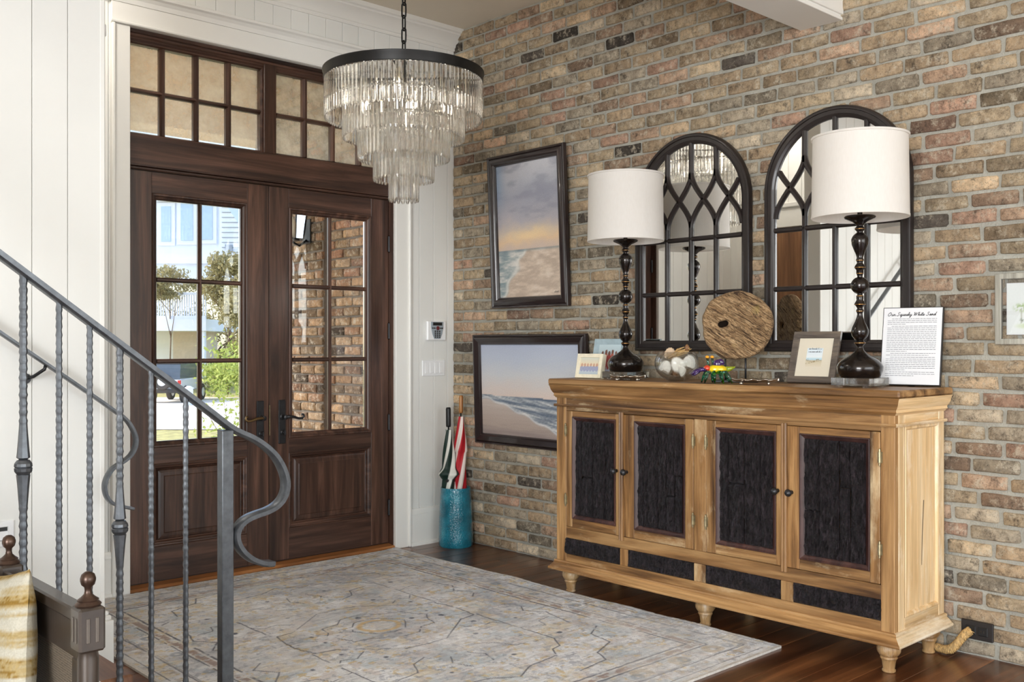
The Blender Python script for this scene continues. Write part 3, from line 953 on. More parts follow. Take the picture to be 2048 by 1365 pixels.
# ------------------------------------------------------------------ rug
def build_rug():
    x0, x1, y0, y1 = -2.405, -.450, -2.550, -.030
    nx, ny = 400, 512
    u = np.linspace(0, 1, nx + 1); v = np.linspace(0, 1, ny + 1)
    U, V = np.meshgrid(u, v)
    X = x0 + U * (x1 - x0); Y = y0 + V * (y1 - y0)
    q = lambda s, o=4, b=4.0: fbm(X + 20, Y + 20, s, o, b)
    base = lerpc([(.25, (178, 178, 181)), (.45, (214, 214, 215)), (.6, (230, 230, 231)), (.8, (240, 240, 240))], q(1, 5, 5))
    def patch(c, s, b, t, k=.12, amt=.8):
        nonlocal base
        n = q(s, 4, b); base = mixc(base, c, np.clip((n - t) / k, 0, 1) * amt)
    patch((214, 198, 166), 2, 14, .57, .10, .6)
    patch((182, 194, 200), 3, 9, .56, .12, .6)
    patch((204, 190, 182), 4, 15, .58, .08, .5)
    patch((146, 148, 158), 5, 34, .64, .06, .5)
    patch((208, 180, 122), 6, 36, .66, .04, .65)
    patch((128, 134, 146), 26, 60, .66, .05, .45)
    patch((216, 214, 210), 7, 30, .60, .08, .7)
    wob = (q(8, 3, 16) - .5) * .014
    brk = np.clip((q(9, 3, 14) - .30) / .08, 0, 1)
    def line(d, w, c=(64, 64, 74), amt=.85, br=True):
        nonlocal base
        m = np.clip((w - np.abs(d)) / .0035, 0, 1) * amt
        if br: m = m * brk
        base = mixc(base, c, m)
    ex = np.minimum(X - x0, x1 - X); ey = np.minimum(Y - y0, y1 - Y); e = np.minimum(ex, ey)
    de = e + wob * .4
    # border bands
    base = mixc(base, (176, 160, 150), np.clip((.012 - np.abs(de - .225)) / .004, 0, 1) * .4)
    for d, w in ((.035, .0035), (.105, .0045), (.115, .003), (.205, .005), (.262, .0055)): line(de - d, w)
    for d in (.216, .250): line(de - d, .004, (222, 219, 212), .8, False)
    gd = np.clip((.018 - np.abs(de - .232)) / .004, 0, 1) * (q(10, 3, 30) > .5)
    base = mixc(base, (142, 112, 98), gd * .6)
    gr = np.clip((.022 - np.abs(de - .07)) / .004, 0, 1) * (q(11, 3, 26) > .52)
    base = mixc(base, (150, 132, 116), gr * .4)
    def rosettes(c, s, step, r):
        nonlocal base
        a = np.mod(X + s * .37, step) - step / 2; bb = np.mod(Y + s * .19, step) - step / 2
        rr = np.hypot(a, bb) + wob
        inb = (e > .12) & (e < .2)
        base = mixc(base, c, np.clip((r - np.abs(rr - r * 1.4)) / .006, 0, 1) * .5 * inb)
    rosettes((176, 150, 112), 1, .21, .02); rosettes((104, 116, 132), 2, .27, .012)
    # field: corner lines and medallions
    cx, cy = -1.445, -1.262
    dx, dy = X - cx + wob, Y - cy + wob * .7
    def poly(pts, w, c=(64, 66, 78), amt=.9, sym=True):
        for sx in ((1, -1) if sym else (1,)):
            for sy in ((1, -1) if sym else (1,)):
                for a, b2 in zip(pts[:-1], pts[1:]):
                    ax, ay, bx, by = a[0] * sx, a[1] * sy, b2[0] * sx, b2[1] * sy
                    L2 = (bx - ax) ** 2 + (by - ay) ** 2
                    t = np.clip(((dx - ax) * (bx - ax) + (dy - ay) * (by - ay)) / max(L2, 1e-9), 0, 1)
                    line(np.hypot(dx - ax - t * (bx - ax), dy - ay - t * (by - ay)), w, c, amt)
    poly([(0, .335), (.10, .325), (.315, .155), (.395, .145), (.415, .03), (.415, 0)], .0045)
    poly([(0, .19), (.07, .185), (.12, .13), (.20, .12), (.215, .05), (.25, 0)], .004)
    poly([(0, .11), (.06, .10), (.10, .05), (.13, 0)], .004)
    poly([(.25, .25), (.31, .30), (.37, .28), (.41, .33)], .004)
    poly([(.41, .145), (.41, .62), (.36, .70), (.30, .72), (.26, .78), (.1, .80), (0, .86)], .0045)
    poly([(.41, .42), (.52, .46), (.54, .40), (.62, .38)], .004)
    poly([(.60, .1), (.66, .16), (.60, .24), (.66, .32), (.62, .5)], .0045)
    poly([(.12, .46), (.2, .50), (.24, .58), (.34, .60)], .004)
    poly([(.66, .62), (.56, .68), (.54, .80), (.40, .86), (.36, .94), (.2, .96)], .0045)
    poly([(.04, .52), (.08, .58), (.05, .66)], .004)
    r = np.hypot(dx, dy * 1.1)
    base = mixc(base, (212, 176, 112), np.clip((.016 - np.abs(r - .085)) / .01, 0, 1) * .75)
    base = mixc(base, (226, 222, 214), np.clip((.07 - r) / .02, 0, 1) * .6)
    for (fx, fy) in ((.17, .0), (0, .15), (.33, .22), (.29, .05), (.5, .3), (.22, .36), (.48, .58), (.15, .66)):
        for sx in (1, -1):
            for sy in (1, -1):
                rr = np.hypot(dx - fx * sx, dy - fy * sy) + wob * 1.5
                base = mixc(base, (58, 62, 78), np.clip((.013 - rr) / .006, 0, 1) * .8 * brk)
    # worn light pile across the near side, streaks of the weave
    base = mixc(base, (228, 226, 224), np.clip((q(12, 3, 3) - .5) / .2, 0, 1) * .45)
    base = base * (1 + (fbm(X * .3 + 9, Y * 3 + 9, 13, 2, 60)[..., None] - .5) * .22)
    base = np.where((e < .012)[..., None], np.array((206, 202, 196)), base)
    Z = .009 + (q(14, 2, 60) - .5) * .0025 + .006 * np.exp(-((X + .47) / .05) ** 2) * np.maximum(0, np.sin(Y * 5.5 + 1.4)) + 0 * X
    Z = np.where(e < .004, .001, Z)
    Zw = Z
    v3 = np.stack([X + .435 + 0 * Y, Y, Zw], -1).reshape(-1, 3)
    ox, oy = -1.42, -1.29
    v3[:, 0] = X.ravel() - ox; v3[:, 1] = Y.ravel() - oy
    # the edges are not ruler straight
    edge = np.clip((.06 - (x1 - X)) / .06, 0, 1).ravel()
    v3[:, 0] += edge * (.008 * np.sin(Y.ravel() * 6.0) + .004 * np.sin(Y.ravel() * 17))
    idx = np.arange((nx + 1) * (ny + 1)).reshape(ny + 1, nx + 1)
    f = np.stack([idx[:-1, :-1], idx[:-1, 1:], idx[1:, 1:], idx[1:, :-1]], -1).reshape(-1, 4)
    root = thing('area_rug', 'faded grey and ochre patterned area rug in front of the entry doors', 'rug', (ox, oy, 0))
    raw_mesh('pile', v3, f, M['rug'], root, base.reshape(-1, 3))
    bd = MB()
    bd.box(x0 - .004, x0 + .008, y0, y1, .0005, .009).box(x1 - .012, x1 - .004, y0, y1, .0005, .008).box(x0, x1 - .01, y0 - .004, y0 + .008, .0005, .009)
    bd.build('bound_edge', pbr('rug_binding', (196, 190, 182), .9, var=.08, vscale=60), root)
build_rug()

# ------------------------------------------------------------------ sideboard
def build_sideboard():
    XB, XF, YL, YR = -.045, -.452, -1.322, -3.006
    Z0, ZT = .108, 1.018
    sb = thing('sideboard', 'long honey wood sideboard with dark tarred timber door panels on bun feet', 'sideboard', (-.25, -2.16, 0))
    def wrap(name, prof, mat):
        """profile (offset, z) carried round the left, front and right side"""
        n = len(prof); v = []; f = []
        for k in range(4):
            for o, z in prof:
                v.append([(XB, YL + o * .7, z), (XF - o, YL + o * .7, z), (XF - o, YR - o, z), (XB, YR - o, z)][k])
        for k in range(3):
            for i in range(n - 1): f.append((k * n + i, (k + 1) * n + i, (k + 1) * n + i + 1, k * n + i + 1))
        m_ = 2 * (n - 1)
        MB().add(v[:3 * n], f[:m_]).build(name, mat, sb, smooth=30)
        MB().add(v[2 * n:], [tuple(i - 2 * n for i in q) for q in f[m_:]]).build(name, M['pale_x'], sb, smooth=30)
    # top
    t = MB().box(XB, XF - .036, YL + .026, YR - .034, .990, ZT, .006)
    t.build('top_board', M['pine_y'], sb)
    wrap('cornice', [(.034, .990), (.030, .985), (.027, .978), (.024, .966), (.017, .954), (.011, .947), (.011, .941), (.014, .938), (.008, .934), (.004, .928), (0, .927)], M['pine_y'])
    wrap('necking_bead', [(0, .897), (.010, .898), (.013, .892), (.010, .886), (0, .886)], M['pine_y'])
    wrap('plinth', [(0, .152), (.008, .151), (.012, .145), (.010, .139), (.014, .136), (.020, .131), (.028, .122), (.034, .119), (.036, .113), (.034, .108), (0, .108)], M['pine_y'])
    MB().box(XB - .001, XF + .01, YL - .01, YR + .01, .109, .1245).build('floor_board', M['pine_y'], sb)
    MB().box(XB, XB - .012, YL - .022, YR + .032, .126, .985).build('back_board', M['pine_y'], sb)
    # frame of the case
    Y = dict(p0=YL, d1=-1.385, m1=-1.726, m2=-1.742, d2=-2.131, d3=-2.194, m3=-2.556, m4=-2.573, d4=-2.954, p1=YR)
    MB().box(XF, XF + .03, Y['p0'], Y['d1'], .125, .935, .002).build('corner_post', M['pine_z'], sb)
    MB().box(XF, XF + .03, Y['d4'], Y['p1'], .125, .935, .002).build('corner_post', M['pine_z'], sb)
    MB().box(XF, XF + .03, Y['d2'], Y['d3'], .3165, .8675, .002).build('centre_post', M['pine_z'], sb)
    MB().box(XF, XF + .03, Y['d1'], Y['d4'], .868, .935, .002).build('frieze', M['pine_y'], sb)
    MB().box(XF, XF + .03, Y['d1'], Y['d4'], .262, .316, .002).build('mid_rail', M['pine_y'], sb)
    MB().box(XF, XF + .03, Y['d1'], Y['d4'], .125, .186, .002).build('bottom_rail', M['pine_y'], sb)
    # left end
    MB().box(XB, XF + .0305, YL - .0005, YL - .02, .125, .985).build('end_panel', M['pine_z'], sb)
    # right end: limewashed frame and panel, also paler for the light falling on it
    xs = (XF + .0305, -.372, -.094, XB)
    MB().box(xs[0], xs[1], YR, YR + .03, .125, .935, .0025).build('end_stile', M['pale_z'], sb)
    MB().box(xs[2], xs[3], YR, YR + .03, .125, .935, .0025).build('end_stile', M['pale_z'], sb)
    MB().box(xs[1], xs[2], YR + .0005, YR + .03, .885, .935, .002).build('end_rail', M['pale_x'], sb)
    MB().box(xs[1], xs[2], YR + .0005, YR + .03, .125, .192, .002).build('end_rail', M['pale_x'], sb)
    o = MB().frame(xs[2] - xs[1], .693, [(0, 0), (.004, .002), (.010, .001), (.016, -.008)], .192).build('end_bead', M['pale_z'], sb, world=False)
    o.location = ((xs[1] + xs[2]) / 2 + .25, YR + 2.16, 0)
    MB().box(xs[1], xs[2], YR + .008, YR + .02, .192, .885).build('end_field', M['pale_z'], sb)
    MB().add([(xs[1] + .165, YR + .0075, .60), (xs[1] + .170, YR + .0075, .60), (xs[1] + .158, YR + .0075, .47), (xs[1] + .152, YR + .0075, .36), (xs[1] + .149, YR + .0075, .36), (xs[1] + .153, YR + .0075, .47)],
             [(0, 1, 2, 5), (5, 2, 3, 4)]).build('crack', M['redwood'], sb)
    # doors
    def tarred(parent, y0, y1, z0, z1, x, seed, horizontal=False):
        """rough plank surface, outward = -x"""
        rng = random.Random(seed)
        if horizontal: cuts = [(y0, y1, z0, z1)]
        else:
            n = rng.choice((4, 4, 5)); w = [rng.uniform(.6, 1.5) for _ in range(n)]; t = sum(w); cuts = []; a = y0
            for k in w:
                b2 = a + (y1 - y0) * k / t
                if rng.random() < .4:
                    zc = z0 + (z1 - z0) * rng.uniform(.3, .7); cuts += [(a, b2, z0, zc), (a, b2, zc, z1)]
                else: cuts.append((a, b2, z0, z1))
                a = b2
        for (a, b2, c, d) in cuts:
            g_ = .0006; ny = max(6, int(abs(b2 - a) / .0042)); nz = max(8, int((d - c) / (.007 if not horizontal else .005)))
            base = rng.uniform(.0, .007); so = rng.uniform(0, 50)
            v = []; f = []
            for j in range(nz + 1):
                for i in range(ny + 1):
                    yy = a + math.copysign(g_, b2 - a) + (b2 - a - 2 * math.copysign(g_, b2 - a)) * i / ny; zz = c + g_ + (d - c - 2 * g_) * j / nz
                    if horizontal: h = .005 * nse(yy * 14 + so, zz * 22, so) + .007 * nse(yy * 42, zz * 60, so) + .005 * nse(yy * 110, zz * 130, so)
                    else: h = .006 * nse(yy * 34 + so, zz * 5, so) + .006 * nse(yy * 80, zz * 28, so) + .006 * nse(yy * 120 + so, zz * 70, so) + .003 * nse(yy * 190, zz * 120, so)
                    edge = min(i, ny - i, j, nz - j)
                    v.append((x - base - .006 - h if edge else x - .001 - h * .5, yy, zz))
            for j in range(nz):
                for i in range(ny):
                    q = j * (ny + 1) + i; f.append((q, q + 1, q + ny + 2, q + ny + 1))
            o = MB().add(v, f).build('plank', M['reclaimed'], parent, smooth=True)
    doors = [(Y['d1'], Y['m1'], -1.426, -1.698, 'l', 1), (Y['m2'], Y['d2'], -1.806, -2.086, 'r', 2), (Y['d3'], Y['m3'], -2.242, -2.526, 'l', 3), (Y['m4'], Y['d4'], -2.628, -2.914, 'r', 4)]
    for (a, c, pa, pc, hs, k) in doors:
        d = MB().box(XF - .002, XF + .02, a - .002, pa, .318, .866, .002).build('door', M['pine_z'], sb)
        MB().box(XF - .002, XF + .02, pc, c + .002, .318, .866, .002).build('stile', M['pine_z'], d)
        MB().box(XF - .0015, XF + .02, pa, pc, .840, .866, .002).build('rail', M['pine_y'], d)
        MB().box(XF - .0015, XF + .02, pa, pc, .318, .358, .002).build('rail', M['pine_y'], d)
        w = abs(pc - pa)
        o = MB().frame(w, .482, [(0, .003), (.004, .004), (.008, .0), (.020, -.008), (.026, -.010)], .358).build('bead', M['redwood'], d, world=False)
        o.rotation_euler = (0, 0, -PI / 2); o.location = (XF + .25, (pa + pc) / 2 + 2.16, 0)
        tarred(d, pa - .018, pc + .018, .376, .822, XF + .006, 40 + k)
        ky = (a + c) / 2 + (-1 if hs == 'l' else 1) * (abs(a - c) / 2 - .022)
        kn = MB().lathe([(.0, 0), (.008, 0), (.006, .006), (.006, .012), (.012, .018), (.015, .026), (.011, .034), (0, .037)], 14, cap=False).build('knob', M['iron_dark'], d, world=False, smooth=True)
        kn.rotation_euler = (0, -PI / 2, 0); kn.location = (XF - .002 + .25, ky + 2.16, .610)
        hy = a - .001 if hs == 'l' else c + .001
        for z in (.775, .443):
            h = MB()
            h.lathe([(0, -.032), (.0035, -.030), (.004, -.020), (.0055, -.019), (.0055, .019), (.004, .020), (.0035, .030), (0, .033)], 8, (XF - .006, hy, z), cap=False)
            h.box(XF - .0035, XF - .001, hy - .009, hy + .009, z - .02, z + .02)
            h.build('hinge', M['brass'], d, smooth=40)
    for (a, c) in ((Y['m1'] + .002, Y['m2'] - .002), (Y['m3'] + .002, Y['m4'] - .002)):
        y = (a + c) / 2
        MB().prism([(XF - .002, y + .012), (XF - .010, y + .012), (XF - .013, y + .007), (XF - .009, y + .002), (XF - .013, y - .003), (XF - .013, y - .007), (XF - .010, y - .012), (XF - .002, y - .012)], 'z', .300, .876).build('cover_strip', M['pine_z'], sb)
    # drawer fronts
    for k, (a, c) in enumerate(((Y['d1'] + .002, -1.722), (-1.768, -2.131), (-2.190, -2.546), (-2.600, Y['d4'] - .004))):
        dw = MB().box(XF + .004, XF + .02, a, c, .186, .264).build('drawer', M['reclaimed'], sb)
        tarred(dw, a, c, .186, .264, XF + .004, 70 + k, True)
        kn = MB().lathe([(0, 0), (.011, 0), (.012, .006), (.009, .012), (0, .014)], 12, cap=False).build('knob', M['reclaimed'], dw, world=False, smooth=True)
        kn.rotation_euler = (0, -PI / 2, 0); kn.location = (XF - .006 + .25, (a + c) / 2 + 2.16, .226)
    for (y0, y1) in ((-1.722, -1.768), (-2.131, -2.190), (-2.546, -2.600)):
        MB().box(XF - .0008, XF + .029, y0, y1, .1863, .2617, .002).build('drawer_divider', M['pine_z'], sb)
    prof = [(.024, .1085), (.032, .106), (.039, .098), (.0425, .087), (.041, .074), (.034, .063), (.028, .058), (.030, .055), (.0305, .051), (.028, .048), (.0245, .040), (.0205, .012), (.0235, .009), (.0235, .003), (.020, 0)]
    for (x, y) in ((-.418, -1.385), (-.418, -2.165), (-.418, -2.968), (-.09, -1.385), (-.09, -2.965), (-.09, -2.165)):
        MB().lathe(prof, 24, (x, y, 0)).build('bun_foot', M['foot'], sb, smooth=40)
M['foot'] = wood('worn_turned_foot', (128, 92, 52), (176, 142, 98), (206, 180, 138), 'z', .45, .5, .3, worn=((232, 222, 204), .52, .7))
build_sideboard()
TOPZ = 1.0185

# ------------------------------------------------------------------ table lamps
LP = [(5, 437), (5, 434.5), (29, 434), (30.5, 436), (29, 439), (15, 445), (9, 450), (6.5, 453), (6.5, 454.5), (9.5, 458), (9.8, 460), (9.5, 461.5), (6, 465), (6, 467), (10, 470), (14, 474.5), (16.4, 480), (16.6, 485), (15.4, 492), (11.5, 502),
      (7.8, 511), (6, 518), (7.4, 521), (7.6, 523), (6.2, 525), (5.6, 528), (9, 533), (10.7, 537), (8.5, 540), (7, 542), (7, 549), (6, 551), (5.2, 554)]
LP2 = [(5.2, 592), (7, 594), (7, 599), (6.4, 602), (9.6, 608), (10.8, 611), (8, 614), (5.4, 618), (5.4, 620), (7.2, 622), (7.5, 624.5), (6, 627), (5.2, 630), (6.4, 637), (9.5, 646), (14, 655), (16.8, 662), (17, 667), (15.4, 674), (11, 680), (7.2, 683), (8, 684.5),
       (10.8, 687), (11, 689), (8.5, 692), (6, 695), (6, 697), (8.5, 703), (14, 708), (24, 715), (34, 721), (41, 728), (44.4, 735), (44, 742), (41.5, 750), (37.5, 757), (0, 757.2)]
def build_lamp(label, x, y):
    k = .001918; zb = TOPZ + .036
    Z = lambda py: zb + (757 - py) * k
    l = thing('table_lamp', label, 'lamp', (x, y, TOPZ), group='pair of bronze table lamps')
    sph = [(17.6 * math.sin(a), 573 - 17.6 * math.cos(a)) for a in np.linspace(.3, PI - .3, 12)]
    prof = LP + [(r, py) for r, py in sph] + LP2
    MB().lathe([(r * k, Z(py)) for r, py in prof][::-1], 36, (x, y, 0), cap=False).build('turned_column', M['bronze'], l, smooth=50)
    for py, r in ((460, 9.9), (523, 7.8), (537, 10.9), (549, 7.2), (594, 7.2), (611, 11), (624.5, 7.7), (688, 11.2)):
        MB().lathe([((r - .6) * k, Z(py + .5)), (r * k, Z(py + .35)), (r * k, Z(py - .35)), ((r - .6) * k, Z(py - .5))], 28, (x, y, 0), cap=False).build('gilt_ring', M['gold_edge'], l, smooth=50)
    zs0, zs1 = 1.668, 1.972
    MB().lathe([(.0095, Z(436)), (.0095, zs0 + .19), (.0, zs0 + .192)], 14, (x, y, 0), cap=False).build('stem', M['bronze'], l, smooth=40)
    sh = MB(); R = .179
    sh.lathe([(R - .0015, zs0), (R, zs0), (R - .0045, zs1), (R - .006, zs1), (R - .0015, zs0)], 64, (x, y, 0), cap=False)
    s_ = sh.build('shade', M['shade'], l, smooth=60)
    for z in (zs0, zs1):
        MB().lathe([(R - .003, z - .002), (R + .0012, z - .002), (R + .0012, z + .006), (R - .003, z + .006)], 64, (x, y, 0), cap=False).build('hem', M['shade'], s_, smooth=60)
    for a in range(3):
        w = a * 2 * PI / 3
        MB().tube([(x, y, zs1 - .02), (x + R * .5 * math.cos(w), y + R * .5 * math.sin(w), zs1 - .02), (x + (R - .005) * math.cos(w), y + (R - .005) * math.sin(w), zs1 - .006)], .0016, 6).build('spider', M['bronze'], s_)
    MB().box(x - .078, x + .078, y - .078, y + .078, TOPZ + .006, TOPZ + .036, .0015).build('acrylic_base', M['acrylic'], l)
    for sx in (-1, 1):
        for sy in (-1, 1):
            MB().lathe([(.014, TOPZ), (.014, TOPZ + .006)], 16, (x + sx * .058, y + sy * .058, 0)).build('foot', M['acrylic'], l, smooth=40)
build_lamp('bronze baluster lamp with white drum shade in front of the arched mirror nearer the entry', -.285, -1.612)
build_lamp('bronze baluster lamp with white drum shade beside the typed page', -.285, -2.787)

# ------------------------------------------------------------------ arched mirrors
def build_mirror(label, yc, z0):
    W_, Hh, fw = .668, 1.032, .050
    m = thing('arched_mirror', label, 'mirror', (-.014, yc, z0), (0, 0, -PI / 2), group='pair of arched mirrors on the brick wall')
    R = W_ / 2; zs = Hh - R
    def outline(ins, n=40):
        r = R - ins
        pts = [(-r, ins), (r, ins)] + [(r * math.cos(a), zs + r * math.sin(a)) for a in np.linspace(0, PI, n)]
        return pts
    prof = [(0, 0), (0, .022), (.004, .028), (.010, .030), (.016, .029), (.018, .024), (.034, .024), (.038, .020), (.044, .018), (.050, .012), (.050, 0)]
    rings = [[(x, -o, z) for x, z in outline(u)] for u, o in prof]
    n = len(rings[0]); v = [p for r in rings for p in r]; f = []
    for i in range(len(rings) - 1):
        for k in range(n):
            k2 = (k + 1) % n; f.append((i * n + k, i * n + k2, (i + 1) * n + k2, (i + 1) * n + k))
    MB().add(v, f).build('frame', M['mirror_frame'], m, world=False, smooth=35)
    gl = outline(.04)
    MB().add([(x, -.006, z) for x, z in gl], [tuple(range(len(gl)))]).build('mirror_glass', M['mirror'], m, world=False)
    MB().add([(x, -.001, z) for x, z in outline(.006)], [tuple(range(len(gl)))]).build('backing', M['mirror_frame'], m, world=False)
    iw = W_ - 2 * fw; cols = [-iw / 2 + iw * k / 4 for k in range(5)]
    zr = [z + 0 for z in (.274, .532)]
    def bar(p):
        P = [Vector((a, -.012, b_)) for a, b_ in p]; v = []; f = []
        for i in range(len(P)):
            d = (P[min(i + 1, len(P) - 1)] - P[max(i - 1, 0)]).normalized(); nn = Vector((-d.z, 0, d.x))
            for s_, o in ((-.0115, .008), (-.0105, -.002), (-.005, -.008), (.005, -.008), (.0105, -.002), (.0115, .008)):
                v.append((P[i].x + nn.x * s_, P[i].y + o, P[i].z + nn.z * s_))
        for i in range(len(P) - 1):
            for k in range(5): f.append((i * 6 + k, i * 6 + k + 1, i * 6 + k + 7, i * 6 + k + 6))
        MB().add(v, f).build('muntin', M['mirror_frame'], m, world=False, smooth=40)
    for z in zr: bar([(-iw / 2 - .004, z), (iw / 2 + .004, z)])
    za, zc = .585, .845
    for k in (1, 2, 3):
        x = cols[k]
        bar([(x, fw - .006), (x, za + .03)])
        bar([(x, zc - .03), (x, zs + math.sqrt(max(0, (R - fw + .006) ** 2 - x * x)))])
    inside = lambda x, z: (abs(x) <= R - fw + .008 if z < zs else math.hypot(x, z - zs) <= R - fw + .008)
    for i in range(5):
        for j in (i - 1, i + 1):
            if 0 <= j <= 4:
                pts = []
                for t in np.linspace(0, 1, 15):
                    s_ = t * t * (3 - 2 * t)
                    p = (cols[i] + (cols[j] - cols[i]) * s_, za + (zc - za) * t)
                    if inside(*p): pts.append(p)
                if len(pts) > 2: bar(pts)
    return m
build_mirror('arched black mirror with gothic tracery behind the lamp nearer the entry', -1.795, 1.150)
build_mirror('arched black mirror with gothic tracery behind the lamp beside the typed page', -2.538, 1.150)

# ------------------------------------------------------------------ paintings and framed things
DARKP = [(0, 0), (0, .020), (.004, .026), (.012, .026), (.016, .020), (.030, .030), (.040, .032), (.048, .028), (.054, .018), (.058, .018), (.062, .010), (.062, .004)]
def sunset(U, V):
    n1 = fbm(U * 1.2, V * 1.6, 31, 5, 4); n2 = fbm(U * .8, V * 4, 32, 5, 5)
    c = lerpc([(.36, (206, 186, 172)), (.40, (214, 190, 168)), (.44, (224, 194, 160)), (.50, (206, 190, 176)), (.58, (178, 174, 180)), (.74, (160, 162, 174)), (.88, (180, 182, 190)), (1, (196, 196, 202))], V + (n1 - .5) * .14)
    c = mixc(c, (240, 212, 164), np.exp(-((U - .5) / .38) ** 2 - ((V - .47 - (n2 - .5) * .12) / .05) ** 2) * .75)
    c = mixc(c, (140, 142, 156), np.clip((n2 - .5) / .2, 0, 1) * np.clip((V - .5) / .1, 0, 1) * .5)
    c = mixc(c, (136, 164, 196), np.exp(-((U - .02) / .1) ** 2) * np.clip((V - .6) * 4, 0, 1) * .6)
    sea = V < .36
    w = fbm(U * 1.4, V * 9, 33, 5, 6)
    sc_ = lerpc([(.3, (132, 148, 152)), (.5, (166, 174, 174)), (.7, (208, 206, 200))], w + .1 * (V - .2))
    shore = .42 - (.36 - V) * .95 + .03 * np.sin(V * 40) + (n1 - .5) * .1
    sand = lerpc([(.3, (184, 166, 150)), (.6, (208, 190, 172)), (.8, (218, 204, 190))], fbm(U * 2, V * 10, 34, 4, 5))
    s2 = mixc(sc_, (0, 0, 0), np.zeros_like(U)); k = np.clip((U - shore) / .05, 0, 1)
    s2 = s2 * (1 - k[..., None]) + sand * k[..., None]
    s2 = mixc(s2, (226, 222, 214), np.exp(-((U - shore) / .03) ** 2) * .7)
    s2 = mixc(s2, (112, 128, 136), np.clip((V - .335) / .02, 0, 1) * .6)
    return np.where(sea[..., None], s2, c)
def wave(U, V):
    n1 = fbm(U, V * 3, 41, 5, 5)
    c = lerpc([(.42, (222, 204, 194)), (.5, (218, 206, 200)), (.65, (206, 208, 212)), (.85, (188, 196, 212)), (1, (180, 188, 208))], V + (n1 - .5) * .1)
    hz = .44 - .02 * U
    w = fbm(U * 1.6 + V, V * 12 + U * 3, 42, 5, 6)
    sea = lerpc([(.25, (104, 114, 128)), (.45, (140, 148, 158)), (.6, (170, 176, 182)), (.8, (216, 216, 214))], w)
    sea = mixc(sea, (76, 94, 118), np.exp(-((V - hz + .012) / .014) ** 2) * np.clip((U - .38) * 8, 0, 1) * .8)
    sea = mixc(sea, (82, 98, 120), np.exp(-((V - (.40 - .10 * U)) / .012) ** 2) * .7)
    sea = mixc(sea, (84, 100, 122), np.exp(-((V - (.385 - .20 * U)) / .010) ** 2) * np.clip((U - .2) * 4, 0, 1) * .7)
    sea = mixc(sea, (222, 220, 216), np.exp(-((V - (.37 - .12 * U)) / .008) ** 2) * .55)
    shore = .40 - .50 * np.clip(U - .08, 0, 1) ** 1.15 + .012 * np.sin(U * 30)
    sand = lerpc([(0, (150, 136, 132)), (.12, (178, 162, 152)), (.3, (188, 174, 165)), (.4, (200, 188, 180))], V + (fbm(U * .7, V * 14, 43, 4, 6) - .5) * .14)
    k = np.clip((shore - V) / .02, 0, 1)
    lo = sea * (1 - k[..., None]) + sand * k[..., None]
    lo = mixc(lo, (226, 224, 222), np.exp(-((V - shore) / .010) ** 2) * .75)
    return np.where((V < hz)[..., None], lo, c)

def painting(name, label, yc, z0, w, h, lean, xoff, prof, picf, nx, ny, fm, ins):
    p = thing(name, label, 'painting', (-xoff, yc, z0), (lean, 0, -PI / 2))
    MB().frame(w, h, prof).build('frame', fm, p, world=False, smooth=35)
    grid_obj('canvas', M['picture'], p, w - 2 * ins + .006, h - 2 * ins + .006, nx, ny, picf, None, ins - .003).location = (0, -.008, 0)
    MB().box(-w / 2 + .008, w / 2 - .008, -.003, .006, .008, h - .008).build('backing', M['black'], p, world=False)
    return p
pp = painting('beach_painting', 'tall framed painting of a sunset sky over a beach', -.700, 1.388, .612, .868, math.radians(2.6), .020, DARKP, sunset, 90, 130, M['frame_dark'], .06)
sg = MB()
for k in range(4): sg.box(.195 + .008 * k, .198 + .008 * k, -.0092, -.0086, .075, .082 + .004 * (k % 2))
sg.build('signature', M['ink'], pp, world=False)
WIDEP = [(0, 0), (0, .016), (.004, .022), (.010, .022), (.013, .018), (.016, .024), (.022, .030), (.046, .018), (.050, .020), (.056, .020), (.060, .010), (.062, .004)]
painting('beach_painting', 'wide framed painting of waves rolling onto a beach', -.690, .604, .905, .636, math.radians(1.8), .016, WIDEP, wave, 140, 96, M['frame_dark'], .06)

def ribbons(parent, strokes, mat, name, thick, y, ox=0, oz=0, sc=1.0):
    m = MB()
    for st in strokes:
        P = [(ox + a * sc, oz + b_ * sc) for a, b_ in st]
        for i in range(len(P) - 1):
            a, b_ = Vector(P[i]), Vector(P[i + 1]); d = (b_ - a)
            if d.length < 1e-6: continue
            d.normalize(); nn = Vector((-d.y, d.x)) * thick / 2; a = a - d * thick * .3; b_ = b_ + d * thick * .3
            m.add([(a.x - nn.x, y, a.y - nn.y), (b_.x - nn.x, y, b_.y - nn.y), (b_.x + nn.x, y, b_.y + nn.y), (a.x + nn.x, y, a.y + nn.y)], [(0, 1, 2, 3)])
    return m.build(name, mat, parent, world=False, fixn=False)

